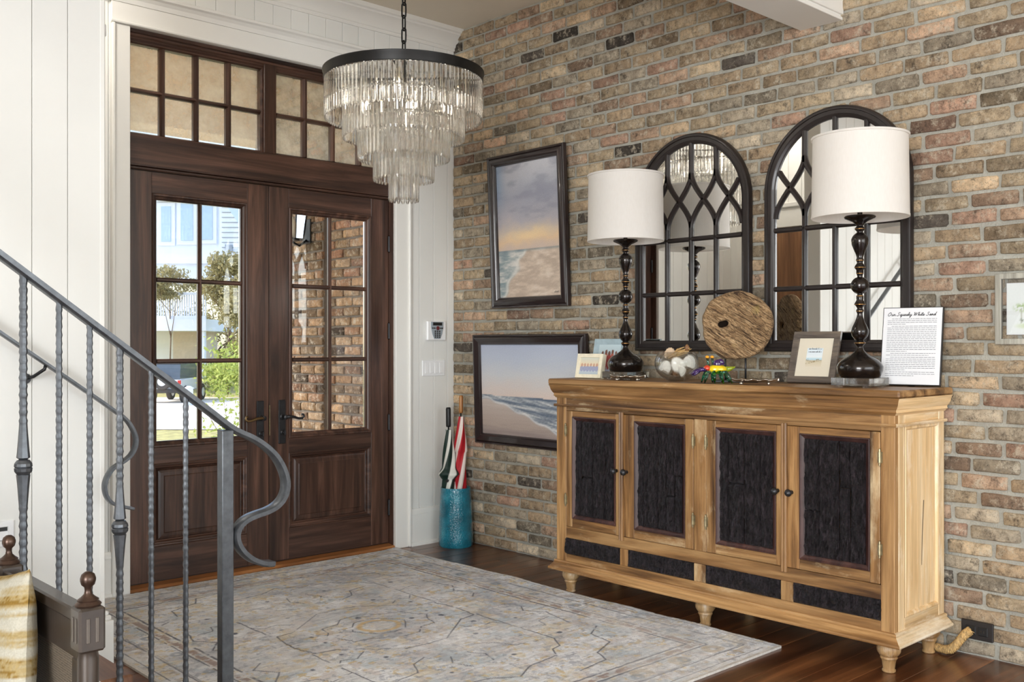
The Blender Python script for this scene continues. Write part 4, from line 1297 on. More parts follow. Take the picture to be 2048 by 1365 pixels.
# handwriting, x-height 1
GL = {
 'O': (2.3, [[(1.3, 2.1), (.6, 1.8), (.1, 1.0), (.2, .2), (.8, -.05), (1.6, .4), (1.9, 1.3), (1.6, 2.0), (1.1, 2.15), (.9, 1.8)]]),
 'u': (1.3, [[(0, .8), (.15, 1), (.1, .3), (.3, 0), (.65, .2), (.9, 1), (.85, .2), (1.05, 0), (1.3, .3)]]),
 'r': (1.0, [[(0, .3), (.25, 1.05), (.3, .8), (.7, .95), (.6, .3), (.8, 0), (1.1, .3)]]),
 'S': (1.9, [[(1.7, 1.9), (1.2, 2.2), (.7, 1.9), (.8, 1.3), (1.2, .9), (1.2, .3), (.7, -.05), (.1, .1), (-.1, .4)]]),
 'q': (1.3, [[(.9, .85), (.5, 1), (.1, .6), (.15, .1), (.5, 0), (.9, .9), (.7, -.9), (.75, -1.1), (1.3, .3)]]),
 'e': (1.0, [[(0, .3), (.6, .6), (.6, .95), (.3, 1), (.1, .5), (.25, .05), (.6, 0), (1.0, .35)]]),
 'a': (1.25, [[(.85, .85), (.5, 1), (.1, .6), (.15, .1), (.45, 0), (.85, .9), (.8, .2), (1.0, 0), (1.25, .3)]]),
 'k': (1.2, [[(0, .3), (.5, 1.9), (.5, 2.2), (.3, 2.1), (.1, 0), (.3, .8), (.7, 1), (.7, .7), (.3, .55), (.8, 0), (1.2, .3)]]),
 'y': (1.3, [[(0, .8), (.15, 1), (.1, .3), (.35, .05), (.7, .3), (.9, 1), (.5, -.9), (.1, -1.1), (0, -.8), (1.2, .3)]]),
 'W': (2.6, [[(0, 1.9), (.3, 2.1), (.3, .0), (1.2, 2.0), (1.2, 0), (2.4, 2.1)]]),
 'h': (1.3, [[(0, .3), (.5, 1.9), (.5, 2.2), (.3, 2.1), (.1, 0), (.4, .9), (.75, .9), (.7, .2), (.9, 0), (1.2, .3)]]),
 'i': (.7, [[(0, .3), (.3, 1), (.25, .2), (.45, 0), (.7, .3)], [(.45, 1.5), (.5, 1.6)]]),
 't': (.9, [[(0, .3), (.5, 2.0), (.25, .3), (.45, 0), (.9, .3)], [(.0, 1.4), (.9, 1.55)]]),
 'n': (1.3, [[(0, .9), (.2, 1), (.1, 0), (.4, .9), (.75, .95), (.7, .2), (.9, 0), (1.2, .3)]]),
 'd': (1.4, [[(.85, .85), (.5, 1), (.1, .6), (.15, .1), (.45, 0), (.9, .9), (1.3, 2.2), (.85, .2), (1.0, 0), (1.3, .3)]]),
 'L': (1.4, [[(1.0, 2.0), (.6, 2.1), (.35, 1.2), (.2, .1), (.6, .0), (1.2, .15)]]), 'f': (.8, [[(.8, 1.9), (.6, 2.1), (.4, 1.5), (.2, -.8)], [(0, .9), (.8, 1)]]),
 's': (.9, [[(.7, .9), (.3, .95), (.4, .5), (.5, .1), (0, .05)]]), 'o': (1.1, [[(.5, 1), (.1, .6), (.2, .05), (.7, .1), (.8, .7), (.5, 1), (1.1, .8)]]),
 'l': (.6, [[(0, .3), (.5, 2), (.3, 2.1), (.2, .2), (.6, .2)]]), 'm': (1.8, [[(0, .9), (.15, 0), (.45, .95), (.6, 0), (.95, .95), (1.1, .1), (1.5, .2)]]),
 'P': (1.5, [[(.3, 0), (.5, 2.0), (1.2, 1.9), (1.2, 1.2), (.5, 1.0)]]), 'R': (1.6, [[(.2, 0), (.4, 2.0), (1.1, 1.9), (1.1, 1.2), (.4, 1.0), (1.3, 0)]]),
}
def write(text, slant=.25):
    x = 0; out = []
    for ch in text:
        if ch == ' ': x += .9; continue
        w, st = GL[ch]
        out += [[(x + a + slant * b_, b_) for a, b_ in s_] for s_ in st]; x += w
    return out, x

# typed page
def build_sign():
    w, h = .224, .308
    s_ = thing('typed_page', 'white typed page with handwritten style title on a black backed board', 'sign', (-.125, -2.908, TOPZ + .004), (math.radians(-11), 0, math.radians(-79)))
    MB().box(-w / 2, w / 2, -.008, .008, 0, h, .001).build('board', M['black'], s_, world=False)
    MB().box(-w / 2 + .003, w / 2 - .004, -.0092, -.0078, .003, h - .003).build('sheet', M['offw'], s_, world=False)
    st, L = write('Our Squeaky White Sand')
    k = (w * .80) / L
    ribbons(s_, st, M['ink'], 'title', .0019, -.0096, -w * .42, h - .034, k)
    rng = random.Random(3); m = MB(); z = h - .047
    for para in (4, 15, 2, 8, 3):
        for i in range(para):
            x = -w * .415 + (.016 if i == 0 else 0); xe = w * .40 if i < para - 1 else w * rng.uniform(-.15, .3)
            while x < xe:
                l_ = rng.uniform(.006, .018)
                m.box(x, min(x + l_, xe), -.0097, -.0093, z, z + .0016); x += l_ + .0022
            z -= .0071
        z -= .0012
    m.build('body_text', M['ink_grey'], s_, world=False)
    MB().box(-.01, .01, .008, .07, 0, .004).build('easel_foot', M['black'], s_, world=False)
build_sign()

def standing_frame(name, label, loc, rot, w, h, prof, fm, matw, matm, picf, nx, ny, cat='picture frame'):
    p = thing(name, label, cat, loc, rot)
    MB().frame(w, h, prof).build('frame', fm, p, world=False, smooth=30)
    ins = prof[-1][0]
    MB().box(-w / 2 + .004, w / 2 - .004, -.004, .0005, .004, h - .004).build('backing', M['black'], p, world=False)
    iw, ih = w - 2 * ins, h - 2 * ins
    if matw:
        MB().box(-iw / 2 - .002, iw / 2 + .002, -.0065, -.004, ins - .002, h - ins + .002).build('mat', matm, p, world=False)
    pw, ph = iw - 2 * matw[0] if matw else iw, ih - 2 * matw[1] if matw else ih
    grid_obj('photo', M['print'], p, pw + (0 if matw else .004), ph + (0 if matw else .004), nx, ny, picf, None, (h - ph) / 2 - (0 if matw else .002)).location = (0, -.0072 if matw else -.0055, 0)
    return p
def dunes(U, V):
    n = fbm(U * 2, V * 3, 51, 4, 5)
    c = lerpc([(0, (214, 204, 184)), (.2, (206, 196, 172)), (.33, (196, 186, 160)), (.36, (176, 204, 218)), (.46, (196, 218, 226)), (.5, (222, 230, 234)), (1, (212, 226, 236))], V + 0 * n)
    ridge = .30 + .05 * np.sin(U * 9 + 1) + (n - .5) * .16
    c = mixc(c, (122, 106, 74), np.clip(1 - np.abs(V - ridge) / .05, 0, 1) * (fbm(U * 5, V * 5, 52, 3, 6) > .45) * .9)
    c = mixc(c, (150, 134, 100), np.clip(1 - np.abs(V - .15 - .2 * U) / .05, 0, 1) * (fbm(U * 5, V * 5, 53, 3, 6) > .5) * .8)
    return c
M['greywood'] = wood('grey_brown_frame_wood', (74, 66, 60), (100, 90, 82), (126, 112, 98), 'x', .5, 1.5, .2)
M['matboard'] = pbr('cream_matboard', (216, 208, 190), .8, var=.01)
fd = standing_frame('picture_frame', 'grey brown picture frame with cream mat around a small dune print', (-.150, -2.500, TOPZ + .001), (math.radians(-20), 0, math.radians(-84)), .205, .225,
                    [(0, 0), (0, .014), (.002, .016), (.026, .012), (.028, .010), (.028, .005)], M['greywood'], (.040, .044), M['matboard'], dunes, 40, 50)
rng = random.Random(9)
for zz, nn, hh in ((.141, 19, .011), (.129, 24, .007)):
    st = []; x = 0.0
    for k in range(nn):
        if rng.random() < .17: x += .7; continue
        up = rng.choice((1, 1, 1, 2)); w_ = rng.uniform(.5, .9)
        st.append([(x, 0), (x + w_ * .5 + .3 * up * .3, up), (x + w_ * .45, .1), (x + w_, .3)]); x += w_
    ribbons(fd, st, M['ink'], 'lettering', .0009, -.0078, -.028, zz + .006, min(.057 / x, hh))
def family(U, V):
    c = lerpc([(0, (170, 184, 196)), (.22, (192, 200, 206)), (.3, (214, 206, 196)), (.55, (226, 210, 178)), (1, (206, 210, 200))], V)
    for k in range(6):
        x = .12 + .15 * k
        c = mixc(c, (150, 156, 186), (np.hypot((U - x) / .085, (V - .35) / .17) < 1) * .9)
        c = mixc(c, (196, 150, 128), (np.hypot((U - x) / .05, (V - .56) / .09) < 1) * .9)
    return c
M['creamframe'] = pbr('cream_frame_paint', (232, 224, 200), .6, var=.05, vscale=50)
standing_frame('picture_frame', 'small cream square picture frame at the end of the sideboard', (-.350, -1.436, TOPZ + .001), (math.radians(-12), 0, math.radians(-84)), .150, .118,
               [(0, -.02), (0, .010), (.001, .011), (.017, .011), (.018, .010), (.018, .004)], M['creamframe'], None, None, family, 36, 36)
def women(U, V):
    c = lerpc([(0, (176, 186, 210)), (.2, (190, 196, 206)), (.35, (170, 186, 190)), (1, (196, 214, 220))], V)
    for k, (x, cc) in enumerate(((.2, (150, 66, 62)), (.36, (176, 88, 72)), (.5, (160, 60, 58)), (.64, (184, 96, 78)), (.8, (150, 76, 70)))):
        hgt = .30 + .05 * (k % 2)
        c = mixc(c, cc, (np.hypot((U - x) / .09, (V - .38) / hgt) < 1) * .95)
        c = mixc(c, (110, 70, 56), (np.hypot((U - x) / .05, (V - .38 - hgt) / .08) < 1) * .95)
    return c
M['blueframe'] = pbr('blue_grey_frame_paint', (164, 184, 192), .55, var=.05, vscale=40)
standing_frame('picture_frame', 'blue grey picture frame behind the small cream frame', (-.200, -1.420, TOPZ + .001), (math.radians(-13), 0, math.radians(-82)), .185, .192,
               [(0, 0), (0, .012), (.002, .014), (.028, .004), (.029, .003), (.030, -.002)], M['blueframe'], None, None, women, 44, 44)
# floating frame on the right with a watercolour
def palm(U, V):
    n = fbm(U * 3, V * 3, 61, 4, 6)
    c = np.ones(U.shape + (3,)) * np.array((228, 232, 230.))
    for (x, z, rx, rz) in ((.28, .52, .16, .09), (.62, .56, .2, .1), (.8, .44, .16, .08)):
        d = np.hypot((U - x) / rx, (V - z) / rz)
        c = mixc(c, (138, 168, 92), np.clip(1.2 - d, 0, 1) * (n > .44) * .9)
        c = mixc(c, (168, 168, 150), (np.abs(U - x) < .012) * (V < z) * (V > .2) * .7)
    c = mixc(c, (178, 200, 124), np.clip(1 - np.hypot((U - .55) / .45, (V - .16) / .08), 0, 1) * .9)
    c = mixc(c, (70, 82, 62), np.clip(1 - np.hypot((U - .34) / .12, (V - .28) / .05), 0, 1) * (n > .5))
    return c
M['driftwood'] = wood('weathered_grey_wood', (118, 116, 106), (152, 150, 140), (184, 182, 172), 'z', .7, 1.2, .4)
ff = thing('floating_frame', 'weathered grey glass frame with a palm watercolour at the right edge', 'picture frame', (-.012, -3.318, 1.181), (0, 0, -PI / 2))
MB().frame(.262, .262, [(0, 0), (0, .018), (.002, .020), (.019, .020), (.021, .018), (.021, .0)]).build('frame', M['driftwood'], ff, world=False)
MB().box(-.112, .112, -.012, -.010, .018, .244).build('glass', M['pane'], ff, world=False)
MB().box(-.093, .093, -.0085, -.007, .036, .226).build('paper', M['offw'], ff, world=False)
grid_obj('watercolour', M['print'], ff, .182, .186, 40, 40, palm, None, .038).location = (0, -.0092, 0)
# ------------------------------------------------------------------ chandelier
def build_chandelier():
    cx, cy = -1.200, -1.105
    ch = thing('chandelier', 'five tier crystal prism chandelier with black ring hanging from a chain', 'chandelier', (cx, cy, 2.36))
    zr = 2.350
    MB().lathe([(.349, zr), (.352, zr), (.354, zr + .004), (.354, zr + .030), (.358, zr + .036), (.358, zr + .042), (.352, zr + .044), (.346, zr + .040), (.344, zr)], 96, (cx, cy, 0), cap=False).build('ring', M['black_iron'], ch, smooth=40)
    # crystal: flat hexagonal bar with a pointed lower end, hung from its top
    w, d, L = .0104, .0058, .176
    hexa = [(w, 0), (w * .45, -d), (-w * .45, -d), (-w, 0), (-w * .45, d), (w * .45, d)]
    v = []; f = []
    for z, k in ((0.0, .55), (-.006, 1.0), (-L + .013, 1.0), (-L, .42)):
        v += [(a * k, b_ * (k if k > .9 else .6), z) for a, b_ in hexa]
    for r in range(3):
        for i in range(6):
            j = (i + 1) % 6; f.append((r * 6 + i, r * 6 + j, (r + 1) * 6 + j, (r + 1) * 6 + i))
    f += [tuple(range(6))[::-1], tuple(range(18, 24))]
    proto = MB().add(v, f).build('crystal', M['crystal'], ch, world=False)
    first = True
    tiers = [(.345, 0.0, 100), (.266, -.086, 78), (.200, -.178, 58), (.131, -.272, 39), (.063, -.362, 19)]
    for R, dz, n in tiers:
        zt = zr + dz + .004
        MB().lathe([(R - .0035, zt + .002), (R + .0015, zt + .002), (R + .0015, zt + .010), (R - .0035, zt + .010), (R - .0035, zt + .002)], 72, (cx, cy, 0), cap=False).build('tier_ring', M['black_iron'] if R > .3 else M['chrome'], ch, smooth=40)
        for k in range(n):
            a = 2 * PI * k / n
            o = proto if first else copy_obj(proto, ch)
            first = False
            o.location = (R * math.cos(a), R * math.sin(a), zt - 2.36)
            o.rotation_euler = (0, 0, a + PI / 2)
    MB().tube([(cx, cy, zr + .13), (cx, cy, zr - .36)], .007, 10).build('centre_rod', M['chrome'], ch, smooth=True)
    for k in range(4):
        a = PI / 4 + k * PI / 2
        MB().tube([(cx, cy, zr + .014), (cx + .348 * math.cos(a), cy + .348 * math.sin(a), zr + .014)], .005, 8).build('arm', M['black_iron'], ch, smooth=True)
        x, y = cx + .17 * math.cos(a), cy + .17 * math.sin(a)
        so = MB().lathe([(.0, zr + .018), (.012, zr + .018), (.012, zr - .04), (.0, zr - .042)], 12, (x, y, 0), cap=False).build('socket', M['cream'], ch, smooth=40)
        MB().lathe([(.008, zr - .042), (.016, zr - .058), (.017, zr - .075), (.010, zr - .1), (0, zr - .118)], 12, (x, y, 0), cap=False).build('bulb', M['bulb'], so, smooth=True)
    for dz, R in ((-.086, .266), (-.178, .2), (-.272, .131), (-.362, .063)):
        for k in range(3):
            a = k * 2 * PI / 3 + dz
            MB().tube([(cx, cy, zr + dz + .011), (cx + R * math.cos(a), cy + R * math.sin(a), zr + dz + .011)], .0028, 6).build('spoke', M['chrome'], ch)
    MB().lathe([(0, zr + .02), (.03, zr + .02), (.03, zr + .03), (.012, zr + .04), (.009, zr + .12), (.013, zr + .125), (.009, zr + .135), (0, zr + .14)], 18, (cx, cy, 0), cap=False).build('hub', M['black_iron'], ch, smooth=40)
    # chain
    z = zr + .15; k = 0
    link = None
    while z < CEIL - .02:
        if link is None:
            pts = []
            for t in range(16):
                a = 2 * PI * t / 16
                pts.append((.0105 * math.cos(a), 0, .0145 * math.sin(a) + (.0195 if math.sin(a) > 0.01 else -.0195 if math.sin(a) < -.01 else 0)))
            link = MB().tube(pts, .0036, 8, closed=True).build('chain_link', M['black_iron'], ch, world=False, smooth=True); o = link
        else: o = copy_obj(link, ch)
        o.location = (0, 0, z - 2.36); o.rotation_euler = (0, 0, math.radians(20 + 90 * (k % 2)))
        z += .0565; k += 1
    MB().lathe([(0, CEIL - .034), (.02, CEIL - .03), (.06, CEIL - .012), (.065, CEIL), (0, CEIL)], 28, (cx, cy, 0), cap=False).build('canopy', M['black_iron'], ch, smooth=40)
M['black_iron'] = pbr('black_iron_ring', (30, 29, 28), .42, .6, var=.1, vscale=20)
M['chrome'] = pbr('polished_chrome', (200, 198, 192), .15, 1.0, var=.02)
M['cream'] = pbr('candle_sleeve', (226, 216, 190), .5, var=.02)
M['bulb'] = pbr('frosted_bulb', (244, 232, 206), .4, var=.01)
_b = M['bulb'].node_tree.nodes['Principled BSDF']
_b.inputs['Emission Color'].default_value = (1, .93, .84, 1); _b.inputs['Emission Strength'].default_value = 6.0
build_chandelier()

# ------------------------------------------------------------------ objects on the sideboard
def slerp_path(f, n): return [f(t) for t in np.linspace(0, 1, n)]
# wooden wheel
M['hole'] = pbr('dark_hole', (24, 17, 12), .95, spec=.1)
def build_wheel():
    wx = thing('wooden_wheel', 'round cracked old timber wheel with a hole on a black stand', 'ornament', (-.230, -2.195, TOPZ), (0, 0, math.radians(-52)))
    R, th, zc = .150, .045, .245
    hx, hz, hr = -.060, .006, .018
    na, nr = 220, 64
    def bound(a): return R * (1 + .02 * math.sin(3 * a + 1) + .012 * math.sin(7 * a) + .014 * nse(math.cos(a) * 7, math.sin(a) * 7, 3))
    V, F = [], []
    for side in (-1, 1):
        for k in range(na):
            a = 2 * PI * k / na
            ca, sa = math.cos(a), math.sin(a)
            B = hx * ca + hz * sa
            rr = -B + math.sqrt(B * B - (hx * hx + hz * hz) + bound(a) ** 2)
            for i in range(nr + 1):
                t = i / nr; r = hr * (1 + .25 * math.sin(2 * a + 1)) * (1 - t) + rr * t
                x, z = hx + r * ca, hz + r * sa
                gq = z * .9 + x * .55 + .9 * x * x + .035 * nse(x * 9, z * 9, 1)
                wv = math.sin(gq * 110 + 2.2 * nse(x * 16, z * 16, 4)) * .5 + .5
                dd = .005 * wv ** 2 + .004 * nse(x * 20, z * 20, 2) + .0025 * nse(x * 45, z * 45, 5)
                dd += .014 * max(0, (t - .93) / .07) ** 2 + .010 * max(0, (.06 - t) / .06)
                V.append((x, side * (th / 2 - dd), zc + z))
    n1 = nr + 1; o2 = na * n1
    for k in range(na):
        k2 = (k + 1) % na
        for i in range(nr):
            F.append((k * n1 + i, k * n1 + i + 1, k2 * n1 + i + 1, k2 * n1 + i))
            F.append((o2 + k * n1 + i, o2 + k2 * n1 + i, o2 + k2 * n1 + i + 1, o2 + k * n1 + i + 1))
        F.append((k * n1 + nr, o2 + k * n1 + nr, o2 + k2 * n1 + nr, k2 * n1 + nr))
        F.append((k * n1, k2 * n1, o2 + k2 * n1, o2 + k * n1))
    m, nt, b_ = newmat('cracked_old_timber')
    def streak(sc, dist, seed):
        r1 = N(nt, 'ShaderNodeMapping'); r1.inputs['Rotation'].default_value = (0, math.radians(-33), 0); r1.inputs['Location'].default_value = (seed, 0, seed)
        nt.links.new(coords(nt), r1.inputs[0])
        s1 = N(nt, 'ShaderNodeMapping'); s1.inputs['Scale'].default_value = sc; nt.links.new(r1.outputs[0], s1.inputs[0])
        n_ = N(nt, 'ShaderNodeTexNoise', Scale=1.0, Detail=6.0, Roughness=.65, Distortion=dist); nt.links.new(s1.outputs[0], n_.inputs[0])
        return n_.outputs[0]
    g1 = streak((9, 40, 75), 1.6, 0.0)
    c = ramp(nt, g1, [(.36, lin((74, 52, 34))), (.46, lin((150, 118, 82))), (.6, lin((190, 158, 118))), (.78, lin((210, 182, 144)))])
    g2 = streak((14, 30, 60), 2.2, 3.0)
    crk = N(nt, 'ShaderNodeMath', operation='ABSOLUTE'); sb_ = N(nt, 'ShaderNodeMath', operation='SUBTRACT'); sb_.inputs[1].default_value = .5
    nt.links.new(g2, sb_.inputs[0]); nt.links.new(sb_.outputs[0], crk.inputs[0])
    ck = ramp(nt, crk.outputs[0], [(.0, (.1, .08, .06)), (.018, (1, 1, 1))])
    c = mixrgb(nt, c, ck, .9, 'MULTIPLY')
    n3 = N(nt, 'ShaderNodeTexNoise', Scale=8.0, Detail=2.0); nt.links.new(coords(nt), n3.inputs[0])
    c = mixrgb(nt, c, lin((176, 154, 84)), ramp(nt, n3.outputs[0], [(.66, (0, 0, 0)), (.74, (.6, .6, .6))]))
    nt.links.new(c, b_.inputs['Base Color']); b_.inputs['Roughness'].default_value = .85
    hm = mixrgb(nt, g1, ck, .75, 'MULTIPLY'); bump(nt, b_, hm, 1.0, .012)
    raw_mesh('timber_disc', np.array(V), np.array(F), m, wx)
    MB().tube([(hx, .002, zc + hz), (hx, .006, zc + hz)], .028, 16).build('hole_dark_disc', M['hole'], wx, world=False)  # dark disc added inside the through hole to keep it dark
    for x in (-.05, .035):
        MB().tube([(x, .0, .006), (x, .0, .125)], .0042, 8).build('post', M['iron_dark'], wx, world=False, smooth=True)
    MB().box(-.105, .085, -.045, .045, 0, .010, .002).build('stand_base', M['iron_dark'], wx, world=False)
build_wheel()

# glass bowl filled with shells
BX, BY = -.315, -1.935
bw = thing('glass_bowl', 'round clear glass bowl full of seashells on the sideboard', 'bowl', (BX, BY, TOPZ))
def bowlprof(R, n=14, inner=0.0):
    out = []
    for a in np.linspace(-PI / 2 + .38, .62, n): out.append(((R - inner) * math.cos(a), .082 + (R - inner) * math.sin(a) * .86))
    return out
o_ = bowlprof(.098); i_ = bowlprof(.098, inner=.003)
MB().lathe([(0, o_[0][1])] + o_ + i_[::-1] + [(0, i_[0][1])], 48, (BX, BY, TOPZ - .002), cap=False).build('bowl', M['bowlglass'], bw, smooth=60)
def scallop(name, label, loc, r, rot, mat, group='seashells in the glass bowl'):
    s_ = thing(name, label, 'shell', loc, rot, group)
    m = MB(); n = 28; rings = 7; v = [(0, 0, -r * .8)]; f = []
    for i in range(1, rings + 1):
        t = i / rings
        for k in range(n):
            a = -2.35 + 4.7 * k / (n - 1)
            rr = r * 1.75 * t * (1 + .02 * math.cos(k * PI)) * (.72 + .28 * math.cos(a * .55))
            y = -r * .42 * math.sin(t * PI * .55) * (1 if True else 0) - .0012 * math.cos(k * PI) * t
            v.append((rr * math.sin(a) * .62, y + r * .3, -r * .8 + rr * math.cos(a) * .95 * (1 if abs(a) < PI / 2 else .25)))
    for k in range(n - 1): f.append((0, 1 + k, 2 + k))
    for i in range(rings - 1):
        for k in range(n - 1):
            q = 1 + i * n + k; f.append((q, q + n, q + n + 1, q + 1))
    o = m.add(v, f).build('shell_fan', mat, s_, world=False, smooth=True)
    sm = o.modifiers.new('thick', 'SOLIDIFY'); sm.thickness = .0025
    MB().lathe([(0, 0), (r * .22, .001), (r * .26, r * .1), (r * .15, r * .2), (0, r * .22)], 10, (0, -r * .05, -r * .9), cap=False).build('hinge_knob', mat, s_, world=False, smooth=True)
    return s_
def spiral(name, label, loc, r, rot, mat):
    s_ = thing(name, label, 'shell', loc, rot, 'seashells in the glass bowl')
    pts, rad = [], []
    for t in np.linspace(0, 1, 46):
        a = t * 6 * PI; q = (1 - t)
        pts.append((r * .62 * q * math.cos(a), r * .62 * q * math.sin(a), r * 1.7 * t)); rad.append(max(.0012, r * .55 * q))
    MB().tube(pts, rad, 10).build('whorl', mat, s_, world=False, smooth=True)
    MB().lathe([(0, -r * .5), (r * .5, -r * .2), (r * .55, r * .1), (r * .2, r * .4)], 12, (r * .1, 0, 0), cap=False).build('lip', mat, s_, world=False, smooth=True)
    return s_
toC = math.radians(-45)
z = TOPZ
scallop('seashell', 'round white disc shell low at the left of the glass bowl', (BX - .052, BY + .018, z + .070), .026, (.2, .3, toC), M['shell'])
scallop('seashell', 'large pale cockle shell in the middle of the glass bowl', (BX - .040, BY - .030, z + .082), .030, (.1, -.6, toC), M['shell'])
scallop('seashell', 'white ribbed shell low at the right of the glass bowl', (BX - .020, BY - .044, z + .050), .021, (.3, .8, toC), M['shell'])
scallop('seashell', 'pale ringed clam shell high at the right of the glass bowl', (BX + .016, BY - .056, z + .090), .030, (.1, .2, toC), M['shell'])
scallop('seashell', 'tan sand dollar sticking out above the left rim of the glass bowl', (BX + .012, BY + .045, z + .125), .028, (-.2, .1, toC), pbr('tan_sand_dollar', (206, 180, 150), .7, var=.08, vscale=60))
spiral('sea_snail_shell', 'small brown spiral shell at the bottom of the glass bowl', (BX - .030, BY - .010, z + .036), .016, (1.2, .4, .6), M['shellb'])
spiral('sea_snail_shell', 'cream spiral shell lying at the back of the glass bowl', (BX + .03, BY + .012, z + .05), .020, (1.3, -.6, 1.8), M['shell'])
scallop('seashell', 'dark brown shell lying under the others in the glass bowl', (BX + .004, BY + .004, z + .036), .026, (1.3, 0, toC), M['shellb'])
dw = thing('driftwood_sprig', 'bundle of straw coloured driftwood and pods on top of the bowl', 'dried sprig', (BX, BY, z + .12))
rng = random.Random(12)
for k in range(9):
    a0 = Vector((BX - .005 + rng.uniform(-.012, .012), BY + .028 + rng.uniform(-.02, .02), z + .112 + rng.uniform(-.012, .006)))
    a1 = Vector((BX + .012 + rng.uniform(-.02, .02), BY - .052 + rng.uniform(-.012, .012), z + .138 + rng.uniform(-.014, .014)))
    mid = (a0 + a1) / 2 + Vector((0, 0, rng.uniform(-.004, .012)))
    MB().tube([a0, mid, a1], [.004, .0052, .002], 6).build('stick', M['straw'], dw, smooth=True)
pod = MB()
pod.lathe([(0, -.016), (.007, -.012), (.011, -.003), (.0105, .005), (.006, .013), (0, .017)], 12, (BX + .012, BY - .048, z + .148), cap=False)
pod.build('seed_pod', M['shellb'], dw, smooth=True)

# glass crab
def glassy(name, rgb): return glass_mat(name, rgb, 1.45, 0.02, 0.0)
def shiny(name, rgb): return pbr(name, rgb, .08, 0, var=.08, vscale=40, coat=1.0)
CG = dict(green=glassy('green_glass', (70, 190, 150)), clear=glassy('pale_green_glass', (150, 226, 206)), yellow=shiny('yellow_glass', (226, 196, 20)), red=shiny('red_glass', (206, 58, 24)), purple=shiny('deep_purple_glass', (50, 20, 84)), orange=shiny('amber_glass', (236, 160, 24)), olive=shiny('olive_glass', (136, 150, 24)))
cb = thing('glass_crab', 'colourful blown glass crab with yellow body, green legs and purple claws', 'figurine', (-.385, -2.185, TOPZ), (0, 0, math.radians(-48)))
def blob(name, mat, c, r, rot=(0, 0, 0), par=None):
    prof = [(math.cos(a), math.sin(a)) for a in np.linspace(-PI / 2, PI / 2, 11)]
    v0 = MB().lathe([(max(0.0, p), q) for p, q in prof], 18, cap=False)
    v0.v = [(x * r[0], y * r[1], zz * r[2]) for x, y, zz in v0.v]
    o = v0.build(name, mat, par or cb, world=False, smooth=True); o.location = c; o.rotation_euler = rot
    return o
bd = blob('body', CG['yellow'], (.012, 0, .058), (.043, .026, .020))
blob('shell_stripe', CG['purple'], (.014, .0, .080), (.020, .016, .020), (0, -.5, 0))
blob('shell_stripe', CG['purple'], (.030, -.004, .088), (.012, .012, .016), (0, -.7, 0))
blob('face', CG['red'], (-.030, -.006, .062), (.015, .018, .014))
MB().tube([(.05, 0, .058), (.07, 0, .062), (.088, 0, .068)], [.014, .009, .003], 10).build('tail', CG['olive'], cb, world=False, smooth=True)
for x in (-.026, -.006):
    st_ = MB().tube([(x + .003, 0, .072), (x, 0, .090), (x - .002, 0, .106)], [.006, .005, .0055], 10).build('eye_stalk', CG['clear'], cb, world=False, smooth=True)
    blob('eye', CG['orange'], (x - .002, 0, .110), (.0085, .0085, .0065), par=st_)
for k, (x, s_, dx) in enumerate(((-.024, -1, -.020), (-.004, -1, .002), (.016, -1, .018), (.034, -1, .036), (-.024, 1, -.024), (-.002, 1, .0), (.018, 1, .022), (.036, 1, .034))):
    MB().tube([(x * .8, s_ * .016, .046), (x + dx * .3, s_ * .030, .046), (x + dx * .6, s_ * .042, .030), (x + dx, s_ * .046, .001)], [.008, .0085, .007, .0028], 10).build('leg', CG['green'] if k % 3 else CG['clear'], cb, world=False, smooth=True)
for s_ in (-1, 1):
    cl = MB().tube([(-.034, s_ * .016, .054), (-.052, s_ * .028, .058), (-.066, s_ * .026, .052)], [.007, .009, .006], 10).build('claw', CG['purple'], cb, world=False, smooth=True)
    MB().tube([(-.064, s_ * .026, .052), (-.080, s_ * .022, .046), (-.094, s_ * .012, .036)], [.010, .009, .002], 10).build('pincer', CG['purple'], cl, world=False, smooth=True)
    MB().tube([(-.066, s_ * .030, .050), (-.078, s_ * .034, .040), (-.088, s_ * .028, .030)], [.006, .005, .0015], 8).build('pincer', CG['purple'], cl, world=False, smooth=True)

def leaf_tray(label, x, y, rz, L, Wd, seed):
    t = thing('leaf_tray', label, 'tray', (x, y, TOPZ), (0, 0, rz), 'pewter leaf trays')
    nu, nv = 28, 12; v = []; f = []
    for i in range(nu + 1):
        u = i / nu
        hw = Wd / 2 * (math.sin(PI * min(1, u * 1.02 + .01)) ** .7) * (1 + .12 * math.sin(u * 21 + seed))
        for j in range(nv + 1):
            w_ = j / nv * 2 - 1
            zz = .010 + .010 * abs(w_) ** 2 + .006 * (2 * u - 1) ** 4 + .0022 * math.sin(u * 26 + seed) * abs(w_) ** 3
            v.append(((u - .5) * L, w_ * hw, zz))
    for i in range(nu):
        for j in range(nv):
            q = i * (nv + 1) + j; f.append((q, q + 1, q + nv + 2, q + nv + 1))
    o = MB().add(v, f).build('leaf', M['pewter'], t, world=False, smooth=True)
    sm = o.modifiers.new('thick', 'SOLIDIFY'); sm.thickness = .003
    MB().tube([(-L * .48, 0, .014), (0, 0, .012), (L * .5, 0, .017)], [.003, .002, .001], 6).build('midrib', M['pewter'], t, world=False, smooth=True)
    for (a, b_) in ((-.28, .18), (-.28, -.18), (.28, .18), (.28, -.18)):
        MB().lathe([(0, 0), (.006, 0), (.007, .006), (.004, .011), (0, .012)], 10, (a * L, b_ * Wd, 0), cap=False).build('foot', M['pewter'], t, world=False, smooth=True)
leaf_tray('silver leaf shaped tray between the lamp and the glass bowl', -.425, -1.745, math.radians(-62), .165, .085, 1)
leaf_tray('silver leaf shaped tray between the glass crab and the dune print', -.400, -2.395, math.radians(-58), .190, .090, 2)

